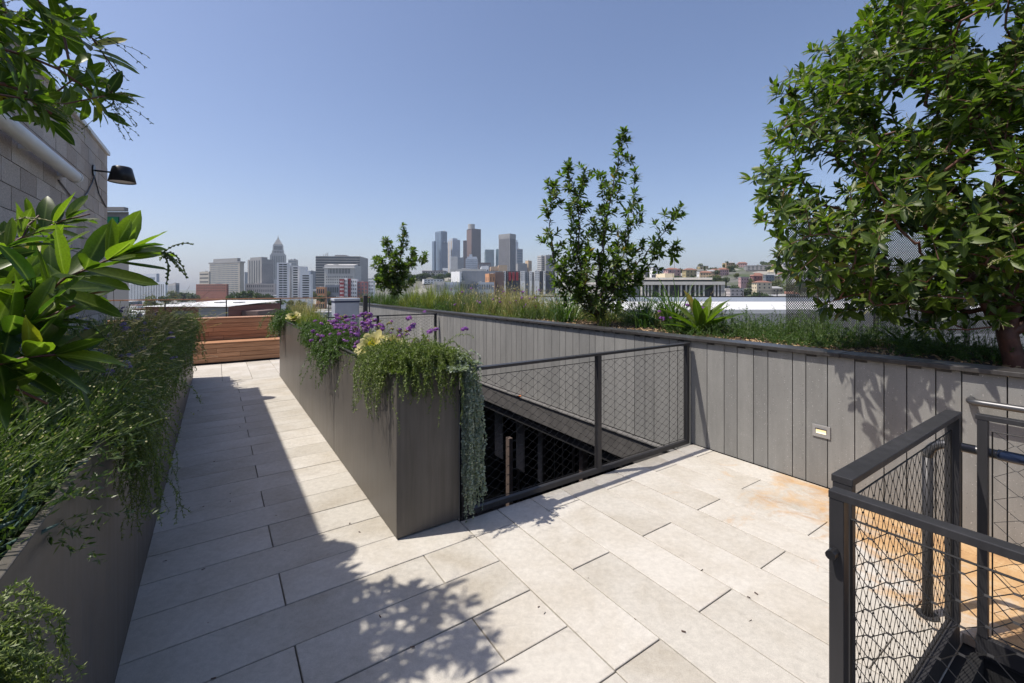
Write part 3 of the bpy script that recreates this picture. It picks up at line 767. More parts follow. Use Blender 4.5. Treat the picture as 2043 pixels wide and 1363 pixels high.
# stepped tower with pyramid top
Dc = 1300
ct = thing('stepped_tower', 'tall grey stepped stone tower crowned by a small pyramid roof', 'tower', (*at(555, 574, Dc).xy, GZ), .49)
def cbox(x0, x1, y0, y1, dep, name='wall', mat='pale', wins=None):
    a = (x0-555)/FPX*Dc*.88; b_ = (x1-555)/FPX*Dc*.88; z0 = ztop(y1, Dc)-GZ; z1 = ztop(y0, Dc)-GZ
    MB().box(a, b_, -dep, dep, z0, z1).build(name, F[mat], ct)
    if wins:
        mb = MB(); facade(mb, (a, -dep), (b_, -dep), z0, z1, wins[0], wins[1], .45, wins[2], out=.4, margin=(.12, .04)); mb.build('window_grid', F['win'], ct, kind='stuff')
cbox(534, 574, 560, 620, 26); cbox(538.6, 571, 509.5, 560, 22, wins=(7, 22, .6)); cbox(541, 569, 507, 509.4, 22.5, 'cornice')
cbox(542.5, 567, 501, 506.9, 18, wins=(6, 1, .7)); cbox(544.2, 565.5, 490.5, 500.9, 15.5, wins=(7, 1, .75)); cbox(545.5, 564, 488, 490.4, 14, 'cornice')
n = 4
for i in range(5):
    k = 1-i*.2; k2 = 1-(i+1)*.2 if i < 4 else .12
    w0 = px2m(15.5, Dc)/2*k; w1 = px2m(15.5, Dc)/2*max(k2, .12); zz0 = ztop(488-2.8*i, Dc)-GZ+.02; zz1 = ztop(488-2.8*(i+1), Dc)-GZ
    b = MB(); b.v = [(-w0, -w0, zz0), (w0, -w0, zz0), (w0, w0, zz0), (-w0, w0, zz0), (-w1, -w1, zz1), (w1, -w1, zz1), (w1, w1, zz1), (-w1, w1, zz1)]
    b.f = [(0, 3, 2, 1), (4, 5, 6, 7), (0, 1, 5, 4), (1, 2, 6, 5), (2, 3, 7, 6), (3, 0, 4, 7)]; b.m = [0]*6
    b.build('pyramid_roof', F['grey'], ct)
MB().tube([(0, 0, ztop(474, Dc)-GZ), (0, 0, ztop(470, Dc)-GZ)], .8, 6).build('beacon', F['pale'], ct)
# white residential tower: three stepped slabs with long balconies
for (l, c, r, y, nw, nl_, lab, dd) in ((544, 552, 577, 524, 2, 1, 'white apartment tower with dark window bands, tallest leftmost slab in front of the pyramid-topped tower', 350),
                           (577, 582, 597, 531, 1, 1, 'white apartment tower slab with dark window bands, middle one of the white group', 356),
                           (596.5, 599, 621, 547, 1, 0, 'white apartment tower slab with dark window bands, lowest rightmost of the white group', 352)):
    t, L_, h = building('apartment_tower', lab, l, c, r, 14, y, dd, 'white', None)
    nf = int(round((594-y)/4.7)); mb = MB(); z0 = ztop(596, dd)+21; 
    z0 = h - px2m(596-y, dd)
    facade(mb, L_[0], L_[1], z0, h, 2 if c < 560 else 1, nf, .86, .5, out=.15, margin=(.16, .02))
    if nl_: facade(mb, L_[3], L_[0], z0, h, 1, nf, .8, .5, out=.15, margin=(.1, .02))
    mb.build('balcony_band', F['win'], t, kind='stuff')
    mb = MB(); facade(mb, L_[0], L_[1], z0-px2m(2.3, dd), h-px2m(2.3, dd), 1, nf, .92, .16, out=.6, margin=(.02, .02)); mb.build('balcony_edge', F['white'], t, kind='stuff')
    if y > 540:
        addbox(t, L_, h, 0, .8, 0, .9, px2m(7, dd), 'white', 'step'); addbox(t, L_, h, 0, .55, 0, .9, px2m(8, dd), 'white', 'step', z0=px2m(7.1, dd))
building('distant_block', 'pale plain tower peeping up behind the white apartment slabs', 573, 575, 591, 10, 518, 1150, 'pale', 'winblue', nr=8, nz=14, fw=.5, fh=.5)
building('distant_block', 'grey block squeezed between white apartments and the dark banded office', 616, 618, 628, 10, 541, 1100, 'slate')
t, L_, h = building('banded_office', 'broad dark office block with pale horizontal floor bands and roof antennas', 626, 630, 718, 5, 511, 900, 'grey', None)
mb = MB(); facade(mb, L_[0], L_[1], h-px2m(66, 900), h, 1, 13, 1., .66, out=.4, margin=(.0, .01)); facade(mb, L_[3], L_[0], h-px2m(66, 900), h, 1, 13, 1., .66, out=.4, margin=(0., .01)); mb.build('window_band', F['win'], t, kind='stuff')
addbox(t, L_, h, .38, .62, .2, .8, px2m(3.5, 900), 'grey')
for s_ in (.18, .22, .25, .27): MB().tube([tuple(L_[0]+(L_[1]-L_[0])*s_)+(h,), tuple(L_[0]+(L_[1]-L_[0])*s_)+(h+px2m(4+30*(s_-.18), 900),)], .5, 5).build('antenna', F['grey'], t)
t, L_, h = building('courthouse', 'pale stone courthouse with a row of tall windows in front of the dark banded office', 645, 647, 707, 3, 529, 850, 'pale', None)
mb = MB(); facade(mb, L_[0], L_[1], h-px2m(17, 850), h-px2m(7, 850), 15, 1, .5, 1., out=.4, margin=(.13, .0)); facade(mb, L_[0], L_[1], h-px2m(43, 850), h-px2m(21, 850), 15, 4, .4, .5, out=.4, margin=(.05, .0)); mb.build('window_grid', F['win'], t, kind='stuff')
MB().prism([tuple(L_[0]), tuple(L_[1]), tuple(L_[1]+(L_[3]-L_[0])*.5), tuple(L_[0]+(L_[3]-L_[0])*.5)], h+.01, [h+.02, h+.02, h+px2m(3, 850), h+px2m(3, 850)]).build('roof', F['pale'], t)
MB().prism([(L_[0].x-2, L_[0].y-2), (L_[1].x+2, L_[1].y-2), (L_[1].x+2, L_[1].y+4), (L_[0].x-2, L_[0].y+4)], h-px2m(6, 850), h-px2m(5, 850)).build('cornice', F['white'], t)
# red and white apartments
for i, (l, r, y, m_, wn) in enumerate(((677, 686, 557, 'red', 'white'), (686.2, 693, 555, 'white', 'win'), (693.2, 699, 556, 'red', 'win'), (699.2, 712, 557, 'white', 'win'), (712.2, 734, 562, 'crimson', 'winblue'), (734.2, 746, 558, 'white', 'win'))):
    building('apartment_block', ('deep red leftmost', 'narrow white', 'narrow deep red', 'broad white', 'broad maroon', 'white rightmost')[i]+' wing of the red and white apartments behind the flowers', l, l+.5, r, 2, y, 400+i*1.5, m_, wn, nr=3, nz=8, fw=.45, fh=.5, group='red and white apartment wings')
building('orange_building', 'small orange-red building among trees beyond the flower planter', 629, 631, 648, 5, 573, 420, 'orange', 'win', nr=4, nz=3)
building('low_block', 'low grey flat block right of the orange-red building', 648, 649, 676, 5, 569, 500, 'slate', 'win', nr=6, nz=2)
building('distant_block', 'dark block on the skyline left of the slim terrace tree', 733, 734, 748, 5, 556, 900, 'slate', 'win', nr=3, nz=5)
# ---- the tower group in the middle
t, L_, h = building('glass_tower', 'tallest left blue glass tower with stepped shoulders', 868, 880, 892, 45, 461, 1900, 'blue', 'navy', nl=4, nr=4, nz=1, fw=.3, fh=.98)
building('glass_tower', 'lower blue glass shoulder on the left of the stepped blue glass tower', 862, 866, 870, 45, 481, 1890, 'blue', 'navy', nl=2, nr=1, nz=1, fw=.3, fh=.98)
building('glass_tower', 'dark blue glass slab overlapping the right foot of the blue tower', 880, 881, 893, 5, 484, 1850, 'navy')
t, L_, h = building('stone_tower', 'pale slender tower with a rounded crown and warm brown corner', 893, 903, 918, 35, 478, 1950, 'bluegrey', 'tan', nl=2, nr=0, nz=1, fw=.3, fh=.98)
addbox(t, L_, h, .1, .7, .1, .9, px2m(3, 1950), 'bluegrey', 'crown')
building('stone_block', 'plain pale block low in front of the slender rounded tower', 897, 899, 913, 5, 512, 1750, 'pale')
building('stone_block', 'grey green block low between the pale block and the brown tower', 912, 914, 925, 5, 514, 1780, 'slate')
t, L_, h = building('brown_tower', 'tall brown granite tower topped by a round banded crown', 931, 941, 959.5, 33, 456, 1900, 'brown2', 'brown', nl=1, nz=1, fw=1., fh=1.)
cr = (L_[0]+L_[2])*.5 + (L_[0]-L_[1])*.25
for i in range(5): MB().tube([(cr.x, cr.y, h+i*px2m(2.1, 1900)), (cr.x, cr.y, h+i*px2m(2.1, 1900)+px2m(1.5, 1900))], px2m(7, 1900), 20).build('crown_ring', F['pale'], t)
MB().tube([(cr.x, cr.y, h), (cr.x, cr.y, h+px2m(10, 1900))], px2m(6.2, 1900), 20).build('crown_core', F['win'], t)
building('brown_tower', 'lower dark brown slab attached left of the round-crowned brown tower', 923, 924, 931.5, 5, 480, 1880, 'brown2')
t, L_, h = building('stepped_block', 'pale blue-white stepped block with small peak before the brown tower', 927, 929, 953, 5, 516, 1500, 'bluegrey', 'winblue', nr=12, nz=12, fw=.5, fh=.45)
addbox(t, L_, h, .12, .95, .1, .9, px2m(4, 1500), 'bluegrey', 'step'); addbox(t, L_, h, .3, .55, .2, .8, px2m(9, 1500), 'bluegrey', 'peak')
t, L_, h = building('teal_tower', 'squat teal glass office tower with pale bands', 966, 968, 986, 5, 498, 1800, 'teal', 'slate', nr=1, nz=22, fw=.96, fh=.4)
building('teal_tower', 'narrow teal glass tower just left of the ribbed grey tower', 989, 990, 997, 5, 497, 1820, 'teal')
t, L_, h = building('ribbed_tower', 'grey ribbed office tower with strong vertical fins and plain top', 995, 1017, 1029, 50, 474, 1500, 'grey', 'charcoal', nl=12, nr=14, nz=1, fw=.55, fh=1.)
addbox(t, L_, h, -.01, 1.01, -.01, 1.01, px2m(8, 1500), 'grey', 'top_band')
t, L_, h = building('slate_tower', 'slate coloured tower with a sloping shoulder right of the ribbed tower', 1029, 1031, 1043, 5, 497, 1700, 'slate', 'winblue', nr=1, nz=12, fw=.9, fh=.4)
t, L_, h = building('spire_tower', 'slim pale blue tower tip just right of the ribbed grey tower', 1027, 1029, 1034, 10, 483, 1950, 'bluegrey'); addbox(t, L_, h, .2, .8, .2, .8, px2m(4, 1950), 'bluegrey', 'tip')
building('tan_block', 'tan block with tower at the right end of the tower group', 1048, 1054, 1061, 40, 520, 1200, 'tan', 'grey', nr=3, nz=3, fw=.4, fh=.5)
building('gallery_block', 'low pale angular hall right of the ribbed tower', 1029, 1033, 1052, 15, 526, 1180, 'grey')
t, L_, h = building('grey_tower', 'pair of grey striped office slabs, left and paler one behind the many-stemmed tree', 1072, 1080, 1087, 40, 510, 950, 'pale', 'slate', nl=1, nr=1, nz=20, fw=.95, fh=.35)
building('grey_tower', 'grey striped office slab half hidden by the many-stemmed tree, right of its paler twin', 1086, 1089, 1108, 8, 509, 940, 'grey', 'slate', nr=1, nz=20, fw=.95, fh=.35)
building('tan_block', 'ochre low block between the teal tower and the ribbed tower', 993, 995, 1012, 5, 529, 1050, 'tan')
building('tan_block', 'small tan block left of the ochre block at the foot of the ribbed tower', 977, 979, 993, 5, 532, 1060, 'tan', 'brown', nr=4, nz=2, fw=.5)
building('low_block', 'maroon low block between brown and teal towers', 953, 955, 979, 5, 524, 1400, 'brown2', 'slate', nr=8, nz=3)
building('low_block', 'white small block at the foot of the stepped blue-white block', 958, 960, 975, 5, 531, 1000, 'white', 'win', nr=4, nz=2)
building('low_block', 'pale low block at the foot of the blue glass towers', 881, 883, 894, 5, 535, 1000, 'white', 'win', nr=5, nz=2)
building('concrete_hall', 'long low cream roof block above the tree line under the towers', 896, 898, 970, 3, 537, 900, 'pale')
building('concrete_hall', 'long dark grey hall with white gabled end in front of the tower group', 920, 922, 1002, 3, 541, 560, 'slate', 'grey', nr=10, nz=1, fw=.04, fh=.8)
building('white_gable', 'small white gabled block at the left end of the dark grey hall', 900, 917, 921, 50, 542, 555, 'white')
building('stucco_house', 'peach-orange stucco apartment house beside the dark tree line', 968, 976, 988, 30, 546, 420, 'orange', 'brown', nl=2, nr=2, nz=3, fw=.3, fh=.4)
building('brown_block', 'brown rock-coloured block right of the peach-orange apartment house', 987, 988, 1006, 5, 543, 430, 'brown')
for i, (l, r, y, m_, wn, nr_, nz_) in enumerate(((865, 887, 562, 'pale', 'slate', 8, 3), (887.3, 917, 563, 'bluegrey', 'slate', 9, 4), (917.3, 952, 562, 'slate', 'win', 9, 4), (952.3, 986, 563, 'bluegrey', 'win', 9, 4))):
    building('row_apartments', ('pale', 'bluish white', 'slate grey', 'bluish grey')[i]+' low apartment block, %s of the four just over the grasses' % ('leftmost', 'second', 'third', 'rightmost')[i], l, l+1, r, 4, y, 300+i*2, m_, wn, nr=nr_, nz=nz_, fw=.4, fh=.6)
for i, (l, r, y, m_, wn, nr_) in enumerate(((1004.5, 1009, 541, 'white', 'win', 1), (1009.2, 1038, 541, 'charcoal', 'grey', 6), (1038.2, 1047.5, 541, 'white', 'win', 3), (1047.7, 1056.5, 543, 'slate', 'win', 2), (1056.7, 1061, 541, 'white', 'win', 1), (1061.2, 1066, 543, 'grey', 'win', 1), (1066.2, 1076, 540, 'white', 'win', 3), (1076.2, 1084, 541, 'charcoal', 'win', 2), (1084.2, 1088, 541, 'white', 'win', 1), (1088.2, 1108, 541, 'charcoal', 'slate', 5), (1108.2, 1114, 541, 'white', 'win', 1))):
    t, L_, h = building('apartment_wing', None, l, l+.3, r, 2, y, 450+(i % 2)*1.5, m_, wn, nr=nr_, nz=5, fw=.4, fh=.5, wy=561, group='white and dark apartment wings on stilts')
    t['label'] = ('white end wing at the far left', 'charcoal wing with red balcony boxes', 'broad white wing right of the red balconies', 'slate wing between two white wings', 'narrow white wing in the middle', 'thin grey wing right of the middle', 'second broad white wing', 'charcoal wing right of the second white wing', 'narrow white strip wing before the long dark one', 'long charcoal wing near the many-stemmed tree', 'white last wing at the right end')[i]+' of the stilted apartments'
    if i == 1:
        for s_ in (.27, .52, .78):
            a = L_[0]+(L_[1]-L_[0])*s_; MB().box(a.x-1.3, a.x+1.3, a.y-1.4, a.y-.2, h-px2m(19, 450), h-px2m(2, 450)).build('red_balcony', F['red'], t)
    if i == 10:
        pass
# columned hall
cd_ = 120
hl = thing('columned_hall', 'pale flat-roofed hall with a colonnade of slim white piers and dark glass', 'building', (*at(1362, 574, cd_).xy, -22))
def hx(px): return at(px, 574, cd_).x-hl.location.x
def hz(y): return ztop(y, cd_)+22
hallw = fac('pale_cast_stone', (.68, .64, .57), scale=.4)
MB().box(hx(1280), hx(1445), 1.6, 26, 0, hz(563)).build('wall', F['win'], hl)
MB().box(hx(1279), hx(1446), -.2, 27, hz(568.5), hz(562)).build('fascia', hallw, hl); MB().box(hx(1279), hx(1446), 0, 26, 0, hz(597)).build('base_wall', hallw, hl)
for p in (1281, 1287.5, 1294, 1301, 1317, 1326.5, 1335, 1360, 1370, 1378, 1388, 1396, 1405, 1427, 1434, 1441, 1445):
    MB().box(hx(p)-.16, hx(p)+.16, .1, .7, hz(596.9), hz(568.6)).build('pier', hallw, hl)
MB().box(hx(1290), hx(1430), 3, 24, hz(561.9), hz(558)).build('clerestory', F['win'], hl); MB().box(hx(1289), hx(1428), 2, 25, hz(557.9), hz(553.5)).build('roof_slab', hallw, hl)
MB().box(hx(1342), hx(1361), 6, 14, hz(553.4), hz(544)).build('penthouse', F['cream'], hl)
# hillside houses
hs = [(1222, 1240, 541, 470, 'grey', 'roofgrey', 'grey house lowest left on the hillside behind the many-stemmed tree'), (1262, 1284, 536, 500, 'pale', 'roofgrey', 'pale square house at the left end of the hillside row'), (1284, 1297, 533, 480, 'grey', 'roofgrey', 'grey flat-roofed house beside the pale square one'),
 (1296, 1324, 532, 470, 'white', 'roofgrey', 'white three-window house on the hill'), (1324, 1358, 535, 460, 'pink', 'rooftile', 'salmon pink house under a broad brown hip roof'), (1361, 1391, 536, 455, 'yellow', 'rooftile', 'white and ochre house with red hip roof'),
 (1391, 1413, 529, 520, 'yellow', 'roofgrey', 'ochre building with square tower on the hill crest'), (1390, 1412, 540, 440, 'white', 'roofgrey', 'white cube house below the ochre tower'), (1412, 1441, 537, 450, 'cream', 'rooftile', 'cream house with brown-red hip roof beside the palm'),
 (1461, 1492, 540, 500, 'yellow', 'roofgrey', 'ochre flat house right of the palm'), (1473, 1494, 551, 380, 'pink', 'roofgrey', 'bright pink narrow house below the ochre flat one'), (1496, 1524, 548, 400, 'crimson', 'rooftile', 'crimson wide house right of the pink one'),
 (1522, 1545, 547, 390, 'slate', 'roofgrey', 'grey verandah house at the right of the crimson one'), (1500, 1540, 561, 330, 'cream', 'rooftile', 'low house with long orange tile roof'), (1448, 1484, 574, 260, 'pinkish', 'roofgrey', 'pinkish low garage block below the houses'),
 (1547, 1575, 545, 420, 'cream', 'rooftile', 'cream house beside the big tree crown'), (1580, 1620, 550, 380, 'white', 'rooftile', 'white house mostly hidden by the big tree crown'), (1240, 1262, 545, 420, 'crimson', 'roofgrey', 'dull crimson house behind the thin stems'), (1300, 1330, 546, 400, 'charcoal', 'roofgrey', 'charcoal house directly above the columned hall')]
for i, (l, r, y, dd, m_, rf, lab) in enumerate(hs):
    t, L_, h = building('hillside_house', lab, l, l+(r-l)*.25, r, 14, y+2.5, dd, m_, 'win', nr=3, nl=2, nz=2, fw=.3, fh=.4, cat='house', wy=y+17, group='houses on the hillside', base=min(hills(at(l, 574, dd).x, dd), ztop(y+18, dd)))
    if rf == 'rooftile':
        o = L_[0]; a = L_[1]-L_[0]; b_ = L_[3]-L_[0]; H = px2m(3.6, dd)
        P_ = [o-a*.05-b_*.05, o+a*1.05-b_*.05, o+a*1.05+b_*1.05, o-a*.05+b_*1.05]; R0 = o+a*.3+b_*.5; R1 = o+a*.7+b_*.5
        b = MB(); b.v = [(p.x, p.y, h+.02) for p in P_]+[(R0.x, R0.y, h+H), (R1.x, R1.y, h+H)]; b.f = [(0, 3, 2, 1), (0, 1, 5, 4), (1, 2, 5), (2, 3, 4, 5), (3, 0, 4)]; b.m = [0]*5
        b.build('roof', F[rf], t)
    else: addbox(t, L_, h, -.03, 1.03, -.03, 1.03, px2m(1.2, dd), rf, 'roof')
# neighbour's white flat roof just past the bed
nr_ = thing('white_roof_building', 'neighbouring flat building with bright white roof and parapet beyond the raised bed', 'building', (13, 27, -20))
MB().box(-11, 22, -6, 9, 0, 20.40).build('wall', F['roofgrey'], nr_)
MB().box(-11, 22, -6, 9, 20.41, 20.52).build('roof', F['roofwhite'], nr_)
MB().box(-11, 22, 8.6, 9, 20.53, 20.85).build('parapet', F['bluegrey'], nr_); MB().box(-11, 22, -6, -5.6, 20.53, 20.60).build('parapet', F['roofwhite'], nr_)
fn = thing('roof_fence', 'dark low fence along the back of the white neighbour roof', 'fence', (13, 36.2, .4))
MB().box(-11, 22, -.02, .02, .35, .55).build('rail', M['rail'], fn); MB().box(-11, 22, -.02, .02, .95, .99).build('rail', M['rail'], fn)
for i in range(24): MB().box(-11+i*1.42-.02, -11+i*1.42+.02, -.03, .03, -.4, 1.0).build('fence_post', M['rail'], fn)
# grey wall behind it
gw = thing('boundary_wall', 'long plain grey retaining wall below the hillside houses', 'wall', (55, 90, -20)); MB().box(-30, 50, 0, .4, 0, 18.9).build('wall', F['grey'], gw)
# building with a green panel, far left behind the block building
gb = thing('flat_roofed_building', 'grey flat-roofed building with a green panel peeping past the block building', 'building', (*D(-2.9, 21.4).xy, -20))
gx = at(257, 574, 16).x
MB().prism([(gx-6-gb.location.x, 16-gb.location.y), (gx-gb.location.x, 16-gb.location.y), (gx-.9-gb.location.x, 17-gb.location.y), (gx-7-gb.location.x, 17-gb.location.y)], 0, ztop(423, 16)+20).build('wall', F['grey'], gb)
MB().box(gx-4-gb.location.x, gx-.35-gb.location.x, 15.95-gb.location.y, 15.99-gb.location.y, ztop(445, 16)+20, ztop(433, 16)+20).build('green_panel', fac('green_panel', (.02, .22, .09)), gb)
MB().box(gx-6.2-gb.location.x, gx+.0-gb.location.x, 15.8-gb.location.y, 15.98-gb.location.y, ztop(423, 16)+20.01, ztop(415, 16)+20).build('roof_edge', F['grey'], gb)
# warehouse behind the bench
wz = ztop(612, 62)
wh = thing('warehouse', 'low brick and grey-block warehouse with a white roof behind the bench railing', 'building', (*at(380, 574, 62).xy, -20))
def wx(px, dd=62): return at(px, 574, dd).x-wh.location.x
MB().box(wx(290), wx(455), 0, 14, 0, wz+20).build('wall', F['brick'], wh)
MB().box(wx(398), wx(455.5), -.15, 0, 0, wz+19.9).build('block_bay', F['grey'], wh); MB().box(wx(345), wx(385), -.1, 0, 0, wz+19.4).build('grey_bay', F['slate'], wh)
MB().box(wx(340), wx(344), -.2, 0, 0, wz+19.9).build('pilaster', F['brick'], wh)
b = MB(); b.v = [(wx(286), -.5, wz+20.02), (wx(458), -.5, wz+20.02), (wx(452), 15, wz+20.5), (wx(302), 15, wz+20.5)]; b.f = [(0, 1, 2, 3)]; b.m = [0]; b.build('roof', F['roofwhite'], wh)
for s_ in (360, 402): MB().box(wx(s_), wx(s_+14), 7, 8.6, wz+20.27, wz+20.42).build('skylight', F['grey'], wh)
MB().box(wx(456), wx(490), 3, 9, 0, wz+19.2).build('annex', F['brown'], wh)
ANCH = [(250, 'the strip-windowed office'), (335, 'the small skyline office'), (392, 'the long brick block'), (440, 'the wide grid office'), (500, 'the fluted tower'), (548, 'the pyramid-topped tower'), (585, 'the middle white apartment slab'), (612, 'the lowest white apartment slab'), (640, 'the orange-red building'), (675, 'the courthouse'), (712, 'the maroon apartments'), (760, 'the slim far tree'), (815, 'the gap left of the glass towers'), (868, 'the stepped blue tower'), (905, 'the slender rounded tower'), (945, 'the round-crowned brown tower'), (978, 'the squat teal tower'), (1010, 'the ribbed tower'), (1060, 'the stilted apartments'), (1180, 'the many-stemmed tree'), (1240, 'the dull crimson house'), (1290, 'the left end of the columned hall'), (1350, 'the middle of the columned hall'), (1400, 'the white cube house'), (1450, 'the fan palm'), (1490, 'the pink house'), (1530, 'the orange-tiled house'), (1600, 'the big tree crown'), (1700, 'the perforated screen')]
used_lab = set()
def where(px, dd, what):
    near = 'close' if dd < 260 else 'mid-distance' if dd < 450 else 'far'
    a = sorted(ANCH, key=lambda q: abs(q[0]-px))
    for (x_, nm_) in a[:3]:
        side = 'below' if abs(px-x_) < 9 else 'left of' if px < x_ else 'right of'
        for l in ('%s %s %s %s' % (near, what, side, nm_), ):
            if l not in used_lab: used_lab.add(l); return l, True
    for ex in ('smaller', 'second', 'third', 'fourth', 'another', 'partly hidden', 'rear', 'low', 'outermost'):
        l = '%s %s %s %s %s' % (near, ex, what, 'left of' if px < a[0][0] else 'right of', a[0][1])
        if l not in used_lab: used_lab.add(l); return l, True
    return '%s %s beside %s' % (near, what, a[0][1]), False
# filler town: low flat buildings and roofs
tr = random.Random(77)
names_ = (('white', 'white'), ('pale', 'pale'), ('grey', 'grey'), ('cream', 'cream'), ('roofgrey', 'light grey'), ('brick', 'brick'), ('bluegrey', 'bluish'), ('slate', 'slate'))
placed = []
for i in range(95):
    dd = tr.choice([tr.uniform(170, 330), tr.uniform(330, 700), tr.uniform(600, 1100)])
    px = tr.uniform(230, 1000) if i % 5 else tr.uniform(1150, 1700)
    x = at(px, 574, dd).x; w_ = tr.uniform(10, 34); d_ = tr.uniform(9, 24); hh = tr.uniform(3.5, 8)
    if any(abs(x-q[0]) < (w_+q[2])/2+2 and abs(dd-q[1]) < 26 for q in placed): continue
    placed.append((x, dd, w_)); m_, nm = tr.choice(names_)
    z0 = hills(x, dd)-1
    t = thing('low_building', where(px, dd, 'low %s flat-roofed building' % nm)[0], 'building', (x, dd, z0), tr.uniform(-.5, .5), group='low %s buildings across the town' % nm)
    MB().box(-w_/2, w_/2, -d_/2, d_/2, 0, hh).build('wall', F[m_], t)
    MB().box(-w_/2-.2, w_/2+.2, -d_/2-.2, d_/2+.2, hh+.01, hh+.5).build('roof', F[tr.choice(('roofwhite', 'roofgrey', 'roofgrey', 'white', 'rooftile'))], t)
    mb = MB(); facade(mb, (-w_/2, -d_/2), (w_/2, -d_/2), .5, hh-.3, max(3, int(w_/4)), 1 if hh < 5 else 2, .5, .45, out=.1); mb.build('window_grid', F['win'], t, kind='stuff')
# parked cars in the lot below the bench
def car(x, y, rz, mat, lab):
    t = thing('parked_car', lab, 'car', (x, y, hills(x, y)+.02), rz, group='cars parked in the lot below')
    b = MB(); pr = [(-2.2, .35), (-2.15, .85), (-1.3, .95), (2.1, .9), (2.2, .6), (2.2, .3)]
    n = len(pr)
    for s_ in (-.85, .85): b.v += [(p[0], s_, p[1]) for p in pr]
    b.f = [tuple(range(n)), tuple(range(2*n-1, n-1, -1))]+[(i, (i+1) % n+n*0, (i+1) % n+n, i+n) for i in range(n)]; b.m = [0]*len(b.f); b.build('body', mat, t)
    b = MB(); pr = [(-1.3, .94), (-.6, 1.42), (1.0, 1.42), (1.8, .91)]; n = 4
    for s_ in (-.75, .75): b.v += [(p[0], s_, p[1]) for p in pr]
    b.f = [tuple(range(n)), tuple(range(2*n-1, n-1, -1))]+[(i, (i+1) % n, (i+1) % n+n, i+n) for i in range(n)]; b.m = [0]*len(b.f); b.build('cabin_glass', F['win'], t)
    MB().box(-.55, .95, -.7, .7, 1.421, 1.46).build('roof', mat, t)
    for wx_ in (-1.4, 1.4):
        for s_ in (-1, 1): MB().tube([(wx_, s_*.86, .33), (wx_, s_*.66, .33)], .33, 12).build('wheel', M['black'], t)
cm = [fac('white_car_paint', (.75, .75, .75), .3), fac('black_car_paint', (.03, .03, .035), .3), fac('silver_car_paint', (.45, .46, .48), .3), fac('red_car_paint', (.35, .04, .03), .3)]
cn = ['white', 'black', 'silver', 'red']
k = 0
for rrow in range(3):
    for i in range(9):
        ci = tr.choice([0, 0, 1, 2, 2, 3]); dd = 250+rrow*26; px = 490+i*12+rrow*5
        x = at(px, 574, dd).x
        car(x, dd, tr.uniform(1.1, 1.25), cm[ci], '%s parked car, number %s from the left in the %s row' % (cn[ci], ('one', 'two', 'three', 'four', 'five', 'six', 'seven', 'eight', 'nine')[i], ('nearest', 'middle', 'farthest')[rrow])); k += 1

# ---- distant trees: trunk and a crown of many leaf clumps
trng = np.random.default_rng(12)
M['treeleaf'] = leafmat('town_tree_leaf', (.028, .050, .018), (.072, .10, .034), .2, .6, 0)
M['treeleaf2'] = leafmat('town_tree_leaf_light', (.06, .08, .025), (.14, .15, .05), .2, .6, 0)
def crownmesh(name, n, mat, size=.09, squash=.8, lobes=7, seed=0):
    g = np.random.default_rng(seed)
    c = nrm(g.normal(size=(lobes, 3)))*g.uniform(.25, .62, (lobes, 1)); c[:, 2] *= squash
    r = g.uniform(.28, .5, lobes)
    idx = g.integers(0, lobes, n); d = nrm(g.normal(size=(n, 3)))
    P = c[idx]+d*(r[idx]*g.uniform(.75, 1.08, n))[:, None]
    T = np.array([(0, -.5, 0), (1, -.3, .15), (1.2, .4, -.1), (.1, .5, .1)])*size
    V = scatter(T, P, nrm(g.normal(size=(n, 3))), nrm(g.normal(size=(n, 3))), np.ones(n)*g.uniform(.7, 1.4, n))
    return tile_mesh(name, V, [(0, 1, 2, 3)], n, mat)
crowns = [crownmesh('crown', 900, M['treeleaf'], .13, seed=s) for s in range(4)]+[crownmesh('crown', 800, M['treeleaf2'], .13, seed=s) for s in (8, 9)]
trunkm = MB().tube([(0, 0, 0), (.02, 0, .25), (-.02, .02, .55)], [.06, .045, .03], 6).mesh('trunk', M['bark2'])
def towntree(px, ytop, dd, wpx, lab=None, ci=None, grp='round trees across the town', base=None):
    x = at(px, 574, dd).x; r = px2m(wpx/2, dd); zt = ztop(ytop, dd); zb = hills(x, dd)-.5 if base is None else base
    H = max(zt-zb, r*1.3)
    t = thing('town_tree', lab if lab and 'large' in lab or lab and 'smaller' in lab else where(px, dd, 'dark belt tree' if lab and 'belt' in lab else 'bushy hillside tree' if lab and 'hillside' in lab else 'round town tree')[0], 'tree', (x, dd, zt-H), tr.uniform(0, 6), group=grp)
    i = ci if ci is not None else tr.randrange(6)
    o = put('crown', crowns[i], t, (0, 0, H-r*.95)); o.scale = (r, r, r)
    o = put('trunk', trunkm, t, (0, 0, 0)); o.scale = (r, r, max(H-r, r)*1.6)
    return t
towntree(470, 577, 330, 46, 'large dark tree, widest of the round trees left of the white apartments', 0); towntree(492, 575, 335, 40, 'large dark tree right beside the widest tree before the stone wing', 1); towntree(510, 580, 333, 30, 'smaller dark tree tucked at the right of the two large ones', 2)
for (px, y, dd, wd) in ((530, 583, 400, 22), (537, 586, 420, 18), (345, 578, 480, 26), (365, 580, 470, 30), (385, 582, 450, 24), (330, 584, 380, 26), (625, 581, 380, 18), (640, 584, 370, 22), (655, 578, 500, 18), (668, 572, 560, 22), (300, 588, 300, 30), (560, 592, 300, 20), (580, 596, 280, 18), (600, 598, 260, 22), (540, 600, 250, 26), (520, 606, 230, 24), (560, 610, 210, 30), (500, 602, 240, 14)):
    towntree(px, y, dd, wd)
